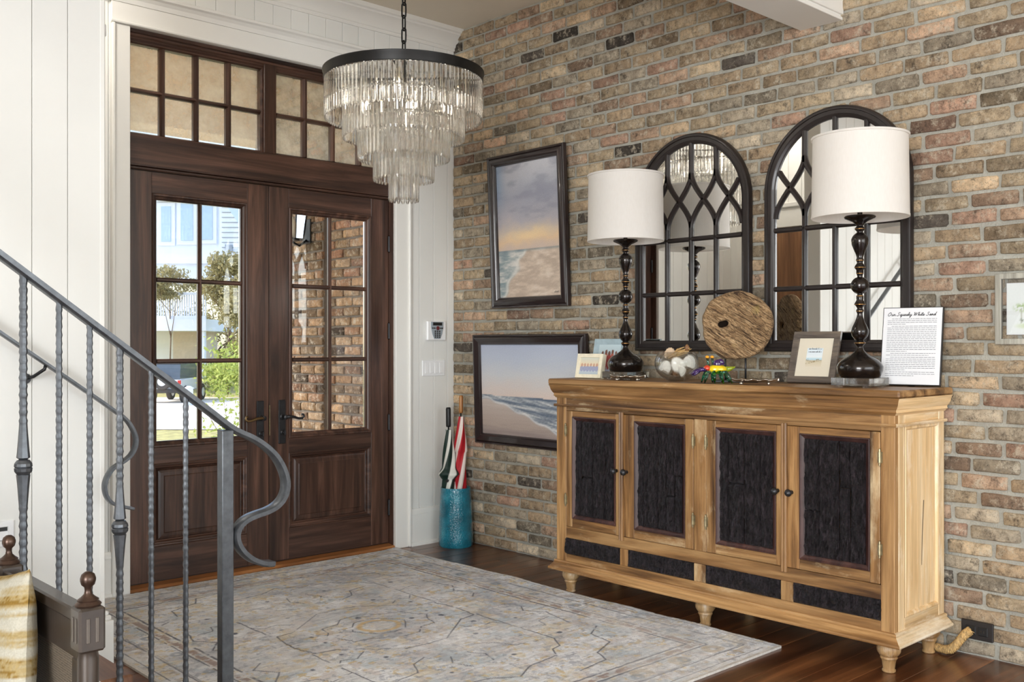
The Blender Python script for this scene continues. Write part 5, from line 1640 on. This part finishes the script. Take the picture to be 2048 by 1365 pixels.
# ------------------------------------------------------------------ umbrella stand
UX, UY = -.133, -.178
us = thing('umbrella_stand', 'tall teal glazed ceramic umbrella stand in the corner', 'umbrella stand', (UX, UY, 0))
pr = [(0, 0), (.094, 0), (.100, .008), (.101, .05), (.099, .15), (.094, .25), (.089, .32), (.0885, .340), (.086, .344), (.083, .340), (.084, .30), (.090, .1), (.088, .02), (0, .018)]
MB().lathe(pr, 64, (UX, UY, 0), cap=False).build('vessel', M['teal'], us, smooth=50)
def umbrella(label, px, py, top, leanx, leany, c1, c2, hmat, hk, canopy_top, flare, rr, nstr):
    u = thing('umbrella', label, 'umbrella', (px, py, .02))
    D = Vector((leanx, leany, 1)).normalized(); B = Vector((px, py, .022))
    ax = D.orthogonal().normalized(); ay = D.cross(ax)
    zt = canopy_top
    MB().tube([B, B + D * (top - .02)], .0045, 8).build('shaft', M['black'], u, smooth=True)
    hl = hk[0]
    MB().tube([B + D * (top - hl), B + D * (top - hl + .01), B + D * (top - .01), B + D * top], [hk[1] * .85, hk[1], hk[1], hk[1] * .8], 12).build('handle', hmat, u, smooth=True)
    # wrapped canopy: a fluted cone, spirally striped
    na, nz = 48, 60; v = []; f = []; col = []
    for i in range(nz + 1):
        t = i / nz; s_ = .06 + (zt - .06) * t
        if flare and abs(t - flare) < .05: r = rr * (1.02 + .55 * (1 - abs(t - flare) / .05))
        else: r = rr * (.35 + .65 * min(1, t / .35)) if t < .35 else rr * (1.0 - .12 * t) if t < (flare or .7) else rr * (1.05 - .62 * ((t - (flare or .7)) / (1 - (flare or .7))))
        for k in range(na):
            a = 2 * PI * k / na + t * 4.2
            r2 = r * (1 + .13 * math.cos(2 * PI * k / na * 4))
            P = B + D * s_ + ax * (r2 * math.cos(a)) + ay * (r2 * math.sin(a))
            v.append(tuple(P - Vector((px, py, .02))))
            st_ = (k / na * nstr) % 1.0
            col.append(c1 if st_ < .52 else c2)
    for i in range(nz):
        for k in range(na):
            k2 = (k + 1) % na; f.append((i * na + k, i * na + k2, (i + 1) * na + k2, (i + 1) * na + k))
    raw_mesh('canopy', np.array(v), np.array(f), M['cloth'], u, np.array(col, float))
    return u
M['cloth'] = vcol('nylon_canopy', .55)
M['whandle'] = wood('turned_handle', (110, 64, 26), (158, 104, 52), (190, 138, 80), 'z', .35, 1.5, .2)
u1 = umbrella('green and white striped umbrella with a black handle', UX - .030, UY + .018, .790, -.005, .012, (20, 44, 36), (222, 222, 214), M['black'], (.115, .015), .66, .57, .042, 4)
umbrella('red and white striped umbrella with a wooden handle', UX + .018, UY - .012, .860, .020, .006, (178, 26, 38), (228, 214, 206), M['whandle'], (.105, .0125), .735, None, .036, 3)
MB().lathe([(.032, 0), (.036, .003), (.036, .018), (.032, .021)], 20, (UX - .032, UY + .020, .375), cap=False).build('strap', M['black'], u1, smooth=40)

# ------------------------------------------------------------------ wall plates
kp = thing('alarm_keypad', 'white alarm keypad with grey button face on the entry wall', 'keypad', (-.152, -.002, 1.205))
MB().box(-.072, .072, -.024, 0, 0, .118, .006).build('case', M['white'], kp, world=False)
m = MB(); m.prism([(-.046, .112), (.046, .112), (.046, .078), (.036, .038), (.022, .010), (-.022, .010), (-.036, .038), (-.046, .078)], 'y', -.029, -.022)
kf = m.build('button_face', pbr('silver_grey_plastic', (150, 160, 168), .4, var=.02), kp, world=False, bevel=.002)
MB().box(-.034, .034, -.0305, -.028, .090, .108).build('display', M['black'], kp, world=False)
rd = MB().lathe([(0, 0), (.013, 0), (.012, .003), (0, .004)], 16, cap=False).build('red_button', pbr('dull_red_button', (96, 36, 40), .4), kp, world=False, smooth=40); rd.rotation_euler = (PI / 2, 0, 0); rd.location = (.003, -.028, .074)
for j in range(4):
    for i in range(3):
        MB().box(-.022 + .016 * i, -.011 + .016 * i, -.0312, -.028, .017 + .0115 * j, .025 + .0115 * j, .001).build('key', M['charcoal'], kp, world=False)
for x in (-.036, -.022, .024, .036):
    MB().box(x - .005, x + .005, -.031, -.028, .070, .078, .001).build('key', M['charcoal'], kp, world=False)
sp = thing('switch_plate', 'white four gang rocker switch plate below the keypad', 'light switch', (-.163, -.002, .993))
MB().box(-.086, .086, -.008, 0, 0, .095, .003).build('plate', M['white'], sp, world=False)
for k in range(4):
    MB().prism([(-.008, .016), (-.013, .018), (-.009, .079), (-.008, .080)], 'x', -.066 + .036 * k, -.042 + .036 * k).build('rocker', M['white'], sp, world=False)
ou = thing('wall_outlet', 'dark brown outlet plate low on the brick wall', 'outlet', (-.014, -3.118, .066), (0, 0, -PI / 2))
MB().box(-.058, .058, -.008, .004, 0, .070, .002).build('plate', M['charcoal'], ou, world=False)
for x in (-.022, .022):
    s_ = MB().box(x - .018, x + .018, -.011, -.006, .018, .052, .002).build('socket', M['black'], ou, world=False)
    MB().box(x - .006, x - .004, -.0114, -.0105, .030, .040).box(x + .004, x + .006, -.0114, -.0105, .030, .040).build('slots', M['chrome'], s_, world=False)
# raffia wrapped cord at the outlet
rc = thing('raffia_cord', 'twisted straw coloured raffia wrapped cord plugged into the outlet', 'cord', (-.05, -3.06, 0))
ctrl = [(-.035, -3.098, .098), (-.052, -3.088, .088), (-.066, -3.075, .066), (-.076, -3.062, .044), (-.080, -3.045, .027), (-.076, -3.022, .020), (-.070, -2.998, .020), (-.066, -2.984, .018)]
cp = []
for i in range(len(ctrl) - 1):
    for t in np.linspace(0, 1, 9)[:-1]:
        cp.append(Vector(ctrl[i]).lerp(Vector(ctrl[i + 1]), float(t)))
MB().tube(cp, [.013 + .0035 * math.sin(i * 1.35) for i in range(len(cp))], 12).build('core', M['straw'], rc, smooth=True)
rng = random.Random(4)
for s_ in range(5):
    pts = []
    for i, p in enumerate(cp):
        a = i * .55 + s_ * 2 * PI / 5
        pts.append(p + Vector((math.cos(a) * .014, math.sin(a) * .007, math.sin(a) * .012)))
    MB().tube(pts, .0042, 6).build('strand', M['straw'], rc, smooth=True)
for k in range(10):
    p = cp[-1 - rng.randrange(8)] if k < 6 else cp[rng.randrange(3)]
    e_ = p + Vector((rng.uniform(-.02, .01), rng.uniform(0, .03) if k < 6 else rng.uniform(-.02, 0), rng.uniform(-.006, .012)))
    e_.z = max(.004, e_.z)
    MB().tube([p, (p + e_) / 2 + Vector((0, 0, .004)), e_], [.0022, .0018, .0008], 5).build('frayed_end', M['straw'], rc)

# ------------------------------------------------------------------ staircase and railing
st = thing('staircase', 'wooden staircase with brown treads going up on the left', 'staircase', (-2.7, -1.3, 0))
for k in range(8):
    xn = -2.640 - .240 * k; zt = .18 * (k + 1)
    MB().box(xn - .262, xn, -1.676, SW - .024, zt - .030, zt, .006).build('tread', M['stairwood'], st)
    MB().box(xn - .045, xn - .026, -1.658, SW - .024, zt - .18, zt - .03).build('riser', M['trim'], st)
MB().prism([(-2.70, 0), (-2.70, .15), (-4.56, 1.54), (-4.56, 1.0), (-3.3, 0)], 'y', -1.679, -1.660).build('stringer', M['trim'], st)
MB().prism([(-2.64, .19), (-2.64, .30), (-4.56, 1.74), (-4.56, 1.4)], 'y', SW - .023, SW - .005).build('wall_skirt', M['trim'], st)

RY = -1.690
rl = thing('stair_railing', 'wrought iron stair railing with hammered balusters and scrolled end', 'railing', (-2.35, RY, 0))
slope = -.7516
zrail = lambda x: .9385 + slope * (x + 2.368)
scr = [(-2.301, .894), (-2.270, .880), (-2.235, .860), (-2.198, .832), (-2.168, .800), (-2.146, .762), (-2.134, .724), (-2.135, .690), (-2.148, .662), (-2.172, .641), (-2.205, .628), (-2.240, .621), (-2.270, .613), (-2.296, .599), (-2.312, .577), (-2.315, .551), (-2.306, .525),
       (-2.288, .500), (-2.262, .477), (-2.230, .460), (-2.205, .452), (-2.180, .449)]
path = [(-4.3, RY, zrail(-4.3)), (-3.4, RY, zrail(-3.4)), (-2.7, RY, zrail(-2.7)), (-2.40, RY, zrail(-2.40)), (-2.34, RY, zrail(-2.34) - .001)] + [(x, RY, z_) for x, z_ in scr]
MB().ribbon(path[:3] + smooth_path(path[3:]), .046, .019).build('handrail', M['iron'], rl, smooth=35)
MB().box(-2.368, -2.328, RY - .019, RY + .019, .014, .905, .0025).build('newel_post', M['iron'], rl)
MB().lathe([(0, 0), (.006, .0), (.006, .012), (0, .012)], 10, cap=False).build('weld_boss', M['iron'], rl, world=False).location = (.012, 0, .545)
MB().box(-2.39, -2.306, RY - .038, RY + .038, .0125, .022, .003).build('foot_plate', M['iron'], rl)
def baluster(x, wdt, knuckle, seed):
    foot = 0.0
    for k in range(8):
        xn = -2.640 - .240 * k
        if x < xn - .004: foot = .18 * (k + 1)
    foot = max(0.0, foot - .09)
    top = zrail(x) - .006
    rng = random.Random(seed); v = []; f = []
    n = int((top - foot) / .008); n = max(n, 20)
    per = .0245; ph = rng.uniform(0, 6)
    for i in range(n + 1):
        z_ = foot + (top - foot) * i / n
        s_ = wdt / 2 * (1 + .12 * math.sin(2 * PI * z_ / per + ph) + .03 * math.sin(2 * PI * z_ / .041 + ph))
        if knuckle:
            dk = abs(z_ - knuckle)
            if dk < .020: s_ = wdt / 2 * .6
            elif dk < .125: s_ = max(s_, .0172 - (.0172 - wdt / 2) * ((dk - .020) / .105) ** .8)
        cut = .28
        for a, b_ in ((1, -cut * 2 + .1), (1, cut * 2 - .1), (cut * 2 - .1, 1), (-cut * 2 + .1, 1), (-1, cut * 2 - .1), (-1, -cut * 2 + .1), (-cut * 2 + .1, -1), (cut * 2 - .1, -1)):
            v.append((x + a * s_, RY + b_ * s_, z_))
    for i in range(n):
        for k in range(8):
            k2 = (k + 1) % 8; f.append((i * 8 + k, i * 8 + k2, (i + 1) * 8 + k2, (i + 1) * 8 + k))
    f += [tuple(range(8))[::-1], tuple(n * 8 + k for k in range(8))]
    o = MB().add(v, f).build('baluster', M['iron'], rl, smooth=28)
    if knuckle:
        w2 = wdt / 2
        MB().lathe([(.012, -.022), (.017, -.020), (.0235, -.011), (.0245, -.003), (.0215, 0), (.0245, .003), (.0235, .011), (.017, .020), (.012, .022)], 12, (x, RY, knuckle)).build('knuckle', M['iron'], o, smooth=25)
for k, (x, w_, kz) in enumerate(((-2.482, .0148, None), (-2.592, .0150, None), (-2.688, .0180, .633), (-2.776, .0150, None), (-2.862, .0152, None), (-2.958, .0190, .836), (-3.06, .013, None), (-3.16, .013, None), (-3.26, .016, 1.05), (-3.36, .013, None), (-3.46, .013, None))):
    baluster(x, w_, kz, 100 + k)
# wall handrail
wh = thing('wall_handrail', 'wrought iron handrail on the white stair wall with a scrolled end', 'handrail', (-2.5, -1.11, .9))
HY_ = -1.11
sc2 = [(-2.479, .941), (-2.456, .924), (-2.434, .901), (-2.417, .872), (-2.407, .843), (-2.409, .813), (-2.424, .784), (-2.448, .764), (-2.472, .751), (-2.493, .736), (-2.511, .708), (-2.518, .676), (-2.511, .642), (-2.490, .616), (-2.457, .601), (-2.416, .588)]
MB().ribbon([(-4.2, HY_, .982 + .732 * (4.2 - 2.533)), (-3.2, HY_, .982 + .732 * (3.2 - 2.533)), (-2.56, HY_, .982 + .732 * .027)] + smooth_path([(-2.533, HY_, .982)] + [(x, HY_, z_) for x, z_ in sc2]), .034, .011).build('rail', M['iron'], wh, smooth=35)
for x in (-2.714, -3.7):
    zz = .982 + .732 * (-x - 2.533)
    br = MB().tube([(x, HY_, zz - .004), (x - .004, HY_, zz - .018), (x - .030, HY_ + .03, zz - .043), (x - .05, HY_ + .058, zz - .05)], .006, 8).build('bracket', M['iron_dark'], wh, smooth=True)
    MB().tube([(x - .049, HY_ + .05, zz - .05), (x - .049, HY_ + .0598, zz - .05)], .018, 14).build('wall_rose', M['iron_dark'], br, smooth=40)
# step light
sl = thing('step_light', 'white recessed step light with angled louvre on the stair wall', 'light fixture', (-2.858, SW - .002, .500))
MB().frame(.118, .086, [(0, 0), (0, .006), (.003, .008), (.018, .008), (.020, .006), (.020, -.004)]).build('faceplate', M['white'], sl, world=False)
MB().add([(-.045, -.003, .02), (.045, -.003, .02), (.045, -.0008, .066), (-.045, -.0008, .066)], [(0, 1, 2, 3)]).build('recess', M['charcoal'], sl, world=False)
MB().prism([(-.006, .022), (-.004, .022), (-.002, .052), (-.004, .052)], 'x', -.043, .043).build('louvre', M['white'], sl, world=False)
se = thing('door_sensor', 'tiny white sensor on the end of the stair wall', 'sensor', (-2.491, SW + .03, 2.295))
MB().box(-.004, .008, -.02, .02, 0, .045, .003).build('case', M['white'], se, world=False)
MB().box(.007, .009, -.012, .012, .008, .014).build('magnet_slot', M['white'], se, world=False)

# ------------------------------------------------------------------ bench and cushion
BNX, BY0, BY1 = -3.105, -2.075, -2.598
M['benchwood'] = pbr('pewter_brown_bench_paint', (66, 57, 50), .34, .25, var=.12, vscale=12, coat=.2)
bn = thing('bench', 'dark pewter brown bench with ball finials and a cane end panel', 'bench', (-3.5, -2.33, 0))
def post(x, y):
    p = MB().lathe([(.020, .0), (.022, .02), (.016, .05), (.021, .10), (.021, .545), (.019, .556), (.022, .562)], 20, (x, y, 0)).build('post', M['benchwood'], bn, smooth=40)
    MB().box(x - .0265, x + .0265, y - .0265, y + .0265, .560, .650, .005).build('block', M['benchwood'], p)
    for dx in (-.009, .009):
        MB().box(x + dx - .0035, x + dx + .0035, y - .0285, y - .0255, .58, .63, .001).build('flute', M['flute'], p)
        MB().box(x - .0285, x - .0255, y + dx - .0035, y + dx + .0035, .58, .63, .001).build('flute', M['flute'], p)
    fi = MB().lathe([(.024, .650), (.026, .654), (.020, .660), (.021, .663), (.014, .668), (.008, .674), (.0065, .681), (.0075, .688), (.013, .693), (.0152, .701), (.0152, .706), (.0125, .714), (.006, .719), (0, .720)], 24, (x, y, 0), cap=False).build('finial', M['finial'], p, smooth=50)
M['flute'] = pbr('rubbed_silver_flute', (96, 88, 80), .35, .4, var=.1)
M['finial'] = pbr('bronze_finial', (78, 60, 50), .3, .6, var=.15, vscale=30)
for x in (BNX, BNX - 1.25):
    for y in (BY0, BY1): post(x, y)
def cane_mat():
    m, nt, b_ = newmat('woven_cane')
    co = coords(nt, (1, 1, 1), False)
    c1 = N(nt, 'ShaderNodeTexVoronoi', Scale=190.0); c1.inputs['Randomness'].default_value = .15; nt.links.new(co, c1.inputs[0])
    nt.links.new(ramp(nt, c1.outputs['Distance'], [(.22, lin((26, 23, 21))), (.4, lin((112, 100, 86)))]), b_.inputs['Base Color'])
    b_.inputs['Roughness'].default_value = .45
    bump(nt, b_, c1.outputs['Distance'], .8, .003)
    return m
M['cane'] = cane_mat()
for x in (BNX, BNX - 1.25):
    MB().box(x - .018, x + .018, BY0, BY1, .612, .640, .004).build('top_rail', M['benchwood'], bn)
    MB().box(x - .012, x + .012, BY0, BY1, .535, .612, .003).build('upper_board', M['benchwood'], bn)
    for (a, c) in ((BY0, BY0 - .06), (BY1, BY1 + .06)): MB().box(x - .012, x + .012, a, c, .30, .535, .003).build('side_stile', M['benchwood'], bn)
    MB().box(x - .004, x + .004, BY0 - .05, BY1 + .05, .29, .545).build('cane_panel', M['cane'], bn)
    MB().box(x - .015, x + .015, BY0, BY1, .25, .30, .003).build('lower_rail', M['benchwood'], bn)
for y in (BY0, BY1): MB().box(BNX - 1.25, BNX, y - .015, y + .015, .08, .16, .003).build('seat_rail', M['benchwood'], bn)
MB().box(BNX - 1.24, BNX - .01, BY0 - .01, BY1 + .01, .155, .175, .003).build('seat', M['benchwood'], bn)
def pillow():
    p = thing('throw_pillow', 'yellow and cream striped woven throw pillow leaning on the bench end', 'cushion', (BNX - .088, -2.275, .222), (math.radians(-4), math.radians(-10), -PI / 2))
    n = 90; S = .45; v = []; f = []; col = []
    rs = np.random.RandomState(3)
    for side in (-1, 1):
        for j in range(n + 1):
            for i in range(n + 1):
                u, w_ = i / n * 2 - 1, j / n * 2 - 1
                pin = 1 - .06 * (1 - u * u) * (abs(w_) ** 3) ; pin2 = 1 - .06 * (1 - w_ * w_) * (abs(u) ** 3)
                th = .045 * (max(0, (1 - u ** 4) * (1 - w_ ** 4))) ** .6 + .004 * nse(u * 5, w_ * 5, side)
                v.append((u * S / 2 * pin2, side * th, S / 2 + w_ * S / 2 * pin))
                s_ = math.sin(w_ * 20 + 1.5 * nse(u * 1.5, w_ * 3, 1)) + 1.0 * nse(u * 3, w_ * 30, 5) + .5 * math.sin(w_ * 47) + .7 * nse(u * 60, w_ * 60, 8)
                a = np.array((176, 171, 156.)); b_ = np.array((152, 130, 84.)); c_ = np.array((128, 100, 48.))
                t = min(1, max(0, s_ * .6 + .35)); cc = a * (1 - t) + b_ * t
                if s_ > 1.15: cc = c_
                col.append(cc)
    for s_ in (0, 1):
        for j in range(n):
            for i in range(n):
                q = s_ * (n + 1) ** 2 + j * (n + 1) + i
                f.append((q, q + 1, q + n + 2, q + n + 1) if s_ == 0 else (q, q + n + 1, q + n + 2, q + 1))
    raw_mesh('cover', np.array(v), np.array(f), vcol('woven_stripe_cloth', .95, (520, .35, .001), spec=.1), p, np.array(col))
    hem = [(-S / 2 + .012, 0, .012), (0, 0, .018), (S / 2 - .012, 0, .012)]
    MB().tube([(-S / 2 * .99, 0, .004), (0, 0, .014), (S / 2 * .99, 0, .004)], .004, 6).build('seam', pbr('seam_cord', (206, 196, 168), .9), p, world=False, smooth=True)
pillow()
# ------------------------------------------------------------------ outdoors: porch lantern, planting, neighbour's house and car
GZ = -1.5
RGT = Vector((.7326, -.6806, 0)); FWD = Vector((.6806, .7326, 0))
def W3(px, py, d):
    return CAM + FWD * d + RGT * ((px - 1024) / FPX * d) + Vector((0, 0, (HOR - py) / FPX * d))
def Wg(px, d, z_=GZ):
    p = W3(px, HOR, d); p.z = z_; return p
gr = setting('floor_yard', 'dry lawn and pale driveway in front of the house', (0, 20, GZ))
MB().box(-60, 90, 2.7, 110, GZ - .3, GZ).build('lawn', M['grass'], gr)
a, b_, c, d = Wg(-400, 31), Wg(1400, 31), Wg(1400, 50), Wg(-400, 50)
MB().add([(p.x, p.y, GZ + .02) for p in (a, b_, c, d)], [(0, 1, 2, 3)]).build('driveway', M['concrete'], gr)

ln = thing('porch_lantern', 'dark metal wall lantern with clear glass on the porch bricks', 'lantern', (-.345, 1.13, 1.80))
MB().box(-.348, -.335, 1.08, 1.18, 1.86, 2.02, .004).build('back_plate', M['black_iron'], ln)
MB().tube([(-.345, 1.13, 1.88), (-.40, 1.13, 1.84), (-.45, 1.13, 1.86)], .008, 8).build('arm', M['black_iron'], ln, smooth=True)
LX = -.45
for sx in (-1, 1):
    for sy in (-1, 1):
        MB().tube([(LX + sx * .05, 1.13 + sy * .05, 1.88), (LX + sx * .075, 1.13 + sy * .075, 2.14)], .006, 6).build('bar', M['black_iron'], ln)
for sx, sy in ((-1, 0), (1, 0), (0, -1), (0, 1)):
    q = [(-.05, 1.885), (.05, 1.885), (.074, 2.135), (-.074, 2.135)]
    v = []
    for t, zz in q:
        k = .05 if zz < 2 else .074
        v.append((LX + sx * k + (t if sx == 0 else 0), 1.13 + sy * k + (t if sy == 0 else 0), zz))
    MB().add(v, [(0, 1, 2, 3)]).build('pane', M['pane'], ln)
MB().lathe([(0, 1.87), (.072, 1.87), (.072, 1.885), (0, 1.885)], 4, (LX, 1.13, 0), cap=False, a0=PI / 4).build('base', M['black_iron'], ln)
MB().lathe([(.118, 2.14), (.06, 2.20), (.02, 2.23), (.012, 2.26), (0, 2.27)], 4, (LX, 1.13, 0), cap=True, a0=PI / 4).build('roof', M['black_iron'], ln)
MB().lathe([(0, 1.885), (.02, 1.885), (.02, 1.99), (.012, 2.02), (0, 2.03)], 12, (LX, 1.13, 0), cap=False).build('candle', M['cream'], ln, smooth=True)

def leaves(name, mat, parent, c, r, n, size, seed, shell=.35):
    rs = np.random.RandomState(seed)
    dirs = rs.normal(size=(n, 3)); dirs /= np.linalg.norm(dirs, axis=1)[:, None]
    cl = rs.normal(size=(26, 3)); cl /= np.linalg.norm(cl, axis=1)[:, None]; cl *= (rs.rand(26, 1) * .55 + .4)
    k = rs.randint(0, 26, n)
    rad = .36 * rs.rand(n, 1) ** .5
    P = (cl[k] + dirs * rad) * np.array(r) + np.array(c)
    a = rs.normal(size=(n, 3)); a /= np.linalg.norm(a, axis=1)[:, None]
    b = np.cross(a, rs.normal(size=(n, 3))); b /= np.linalg.norm(b, axis=1)[:, None]
    s_ = size * (.6 + .8 * rs.rand(n, 1))
    V = np.stack([P - a * s_, P + b * s_ * .42, P + a * s_, P - b * s_ * .42], 1).reshape(-1, 3)
    off = np.array(parent.location)
    o = raw_mesh(name, V - off, np.arange(4 * n).reshape(-1, 4), mat, parent, None, False)
    o['kind'] = 'stuff'
    return o
def tree(name, label, cat, px, d, ztop, rx, rz, mat, n, size, seed, group, base=GZ, trunk=.12):
    p = Wg(px, d, base)
    t = thing(name, label, cat, p, group=group)
    c = (p.x, p.y, ztop - rz)
    rng = random.Random(seed)
    MB().tube([p, (p.x + .1, p.y, (base + c[2]) / 2), c], [trunk, trunk * .8, trunk * .4], 8).build('trunk', M['bark'], t, smooth=True)
    for k in range(6):
        a = k * 1.05 + seed
        e_ = (c[0] + math.cos(a) * rx * .7, c[1] + math.sin(a) * rx * .7, c[2] + rng.uniform(-.3, .6) * rz)
        s0 = Vector((p.x + .1, p.y, base + (c[2] - base) * rng.uniform(.4, .9)))
        MB().tube([s0, (s0 + Vector(e_)) / 2 + Vector((0, 0, .1 * rz)), e_], [trunk * .45, trunk * .3, trunk * .12], 6).build('branch', M['bark'], t, smooth=True)
    leaves('foliage', mat, t, c, (rx, rx, rz), n, size, seed)
    return t
tree('leafy_shrub', 'bright green leafy shrub just outside the left entry door', 'shrub', 468, 10.0, 1.25, .52, 1.25, M['leaf_green'], 3000, .027, 5, None, trunk=.012)
tree('leafy_shrub', 'low green shrub beyond the driveway at the white columns', 'shrub', 490, 49, 1.2, 2.2, 1.3, M['leaf_green'], 3500, .10, 6, None, trunk=.06)
g = 'trees around the white house'
tree('tree', 'olive tree below the gable windows of the white house', 'tree', 455, 53, 5.9, 1.9, 1.4, M['leaf_olive'], 7500, .105, 7, g, trunk=.06)
tree('tree', 'thin olive tree by the balcony left of the muntin', 'tree', 338, 54, 5.4, 1.6, 1.0, M['leaf_olive'], 3600, .10, 8, g, trunk=.045)
tree('tree', 'tall olive tree standing right of the balcony columns', 'tree', 482, 51, 5.0, 1.5, 2.9, M['leaf_olive'], 8000, .105, 9, g)
tree('tree', 'leafy tree against the sky at the right edge of the left door glass', 'tree', 520, 64, 11.5, 3.0, 4.5, M['leaf_olive'], 6000, .14, 10, g)
tree('tree', 'dark olive tree behind the garage of the white house', 'tree', 420, 66, 4.2, 4.2, 3.2, M['leaf_olive'], 7000, .14, 11, g)
tree('tree', 'olive tree left behind the white house', 'tree', 250, 66, 6.0, 3.6, 3.4, M['leaf_olive'], 5000, .14, 12, g)

# neighbour's house, built 58 m away and turned to face this one
D = 58.0; s = D / FPX
hp = Wg(380, D)
hs = thing('house', 'white two storey beach house with balcony and columns across the street', 'house', hp, (0, 0, YAW))
def hx(px): return (px - 380) * s
def hz_(py): return 1.18 + (HOR - py) * s - GZ
def hb(name, mat, x0, x1, y0, y1, ya, yb, par=None):
    return MB().box(hx(x0), hx(x1), ya, yb, hz_(y1), hz_(y0)).build(name, mat, par or hs, world=False)
up = hb('upper_wall', M['housewhite'], 200, 447, 398, 560, 0, 6)
MB().prism([(hx(440), hz_(560)), (hx(500), hz_(560)), (hx(500), hz_(480)), (hx(440), hz_(392))], 'y', -.1, 6).build('gable_wall', M['housewhite'], hs, world=False)
for k in range(16):
    z_ = hz_(556 - 10 * k)
    hwid = max(0, min(500, 440 + (556 - 10 * k - 392) * .68) - 445)
    if hwid > 4: MB().box(hx(445), hx(445 + hwid), -.16, -.1, z_, z_ + .03).build('siding_board', M['roof'], hs, world=False)
MB().prism([(hx(190), hz_(398)), (hx(447), hz_(398)), (hx(438), hz_(376)), (hx(215), hz_(376))], 'y', -.5, 6.4).build('roof', M['roof'], hs, world=False)
hb('eave', M['housewhite'], 190, 450, 396, 404, -.5, 0)
for (x0, x1, y0, y1) in ((322, 345, 414, 484), (361, 389, 408, 482), (402, 428, 405, 480)):
    w_ = hb('window', M['housewhite'], x0 - 6, x1 + 6, y0 - 8, y1 + 8, -.12, .1)
    hb('pane', M['housepane'], x0 + 2, x1 - 2, y0, y1, -.16, -.1, w_)
hb('louvre_window', M['roof'], 452, 466, 490, 504, -.2, 0)
hb('band', M['housewhite'], 200, 500, 520, 528, -.3, 0)
dk = hb('deck', M['housewhite'], 180, 454, 642, 664, -4.0, 3)
hb('lower_wall', M['housewhite'], 180, 338, 664, 790, 1.0, 6)
hb('garage_wall', M['tan'], 352, 404, 664, 722, -.5, 3)
for x0 in (416, 440): hb('column', M['housewhite'], x0, x0 + 9, 664, 775, -3.8 if x0 > 430 else -1.5, -3.5 if x0 > 430 else -1.2)
hb('column', M['housewhite'], 330, 344, 664, 775, -3.8, -3.5)
hb('rail_cap', M['housewhite'], 180, 452, 592, 597, -3.9, -3.7)
hb('rail_foot', M['housewhite'], 180, 452, 636, 642, -3.9, -3.7)
m = MB()
for k in range(62):
    x = 182 + k * 4.4
    m.box(hx(x), hx(x + 1.9), -3.85, -3.75, hz_(637), hz_(596))
o = m.build('balustrade', M['housewhite'], hs, world=False); o['kind'] = 'stuff'

# parked car seen from behind
cp_ = Wg(327, 45)
car = thing('parked_car', 'grey boxy off road car with spare wheel parked on the driveway', 'car', cp_, (0, 0, YAW))
M['carpaint'] = pbr('pale_car_paint', (206, 206, 206), .25, 0, var=.02, coat=.8)
M['rubber'] = pbr('tyre_rubber', (66, 62, 58), .85, var=.08)
M['darkglass'] = pbr('tinted_glass', (74, 84, 94), .1, 0, var=.04)
M['taillight'] = pbr('red_lens', (196, 40, 40), .2, 0, var=.04)
M['hub'] = pbr('wheel_cover', (222, 222, 220), .35, 0, var=.02)
MB().box(-.80, .80, 0, 3.9, .55, 1.12, .06).build('body', M['carpaint'], car, world=False)
MB().prism([(.02, 1.1), (.10, 1.78), (2.4, 1.80), (3.0, 1.1)], 'x', -.74, .74).build('cabin', M['darkglass'], car, world=False)
MB().box(-.70, .70, .12, 2.4, 1.76, 1.84, .03).build('roof', M['black'], car, world=False)
MB().box(-.82, .82, -.14, .10, .48, .66, .03).build('rear_bumper', M['rubber'], car, world=False)
for x in (-.72, .72): MB().box(x - .07, x + .07, -.03, .04, .88, 1.06, .01).build('tail_light', M['taillight'], car, world=False)
def wheel(loc, rot, r, name):
    o = MB().lathe([(r * .55, -.1), (r * .9, -.11), (r, -.07), (r, .07), (r * .9, .11), (r * .55, .1)], 24, cap=True).build(name, M['rubber'], car, world=False, smooth=40)
    o.location, o.rotation_euler = loc, rot
    MB().lathe([(0, .115), (r * .5, .11), (r * .58, .09)], 20, cap=False).build('wheel_cover', M['hub'], o, world=False, smooth=40)
wheel((0, -.14, 1.0), (PI / 2, 0, 0), .37, 'spare_wheel')
for x in (-.74, .74):
    for y in (.6, 3.1): wheel((x, y, .40), (0, PI / 2, 0), .40, 'wheel')
mb_ = thing('driveway_post', 'short white post at the edge of the driveway', 'post', Wg(378, 43.5))
MB().box(-.14, .14, -.14, .14, 0, .75, .03).build('post', M['housewhite'], mb_, world=False)
MB().prism([(-.18, .75), (.18, .75), (0, .86)], 'y', -.18, .18).build('cap', M['housewhite'], mb_, world=False)
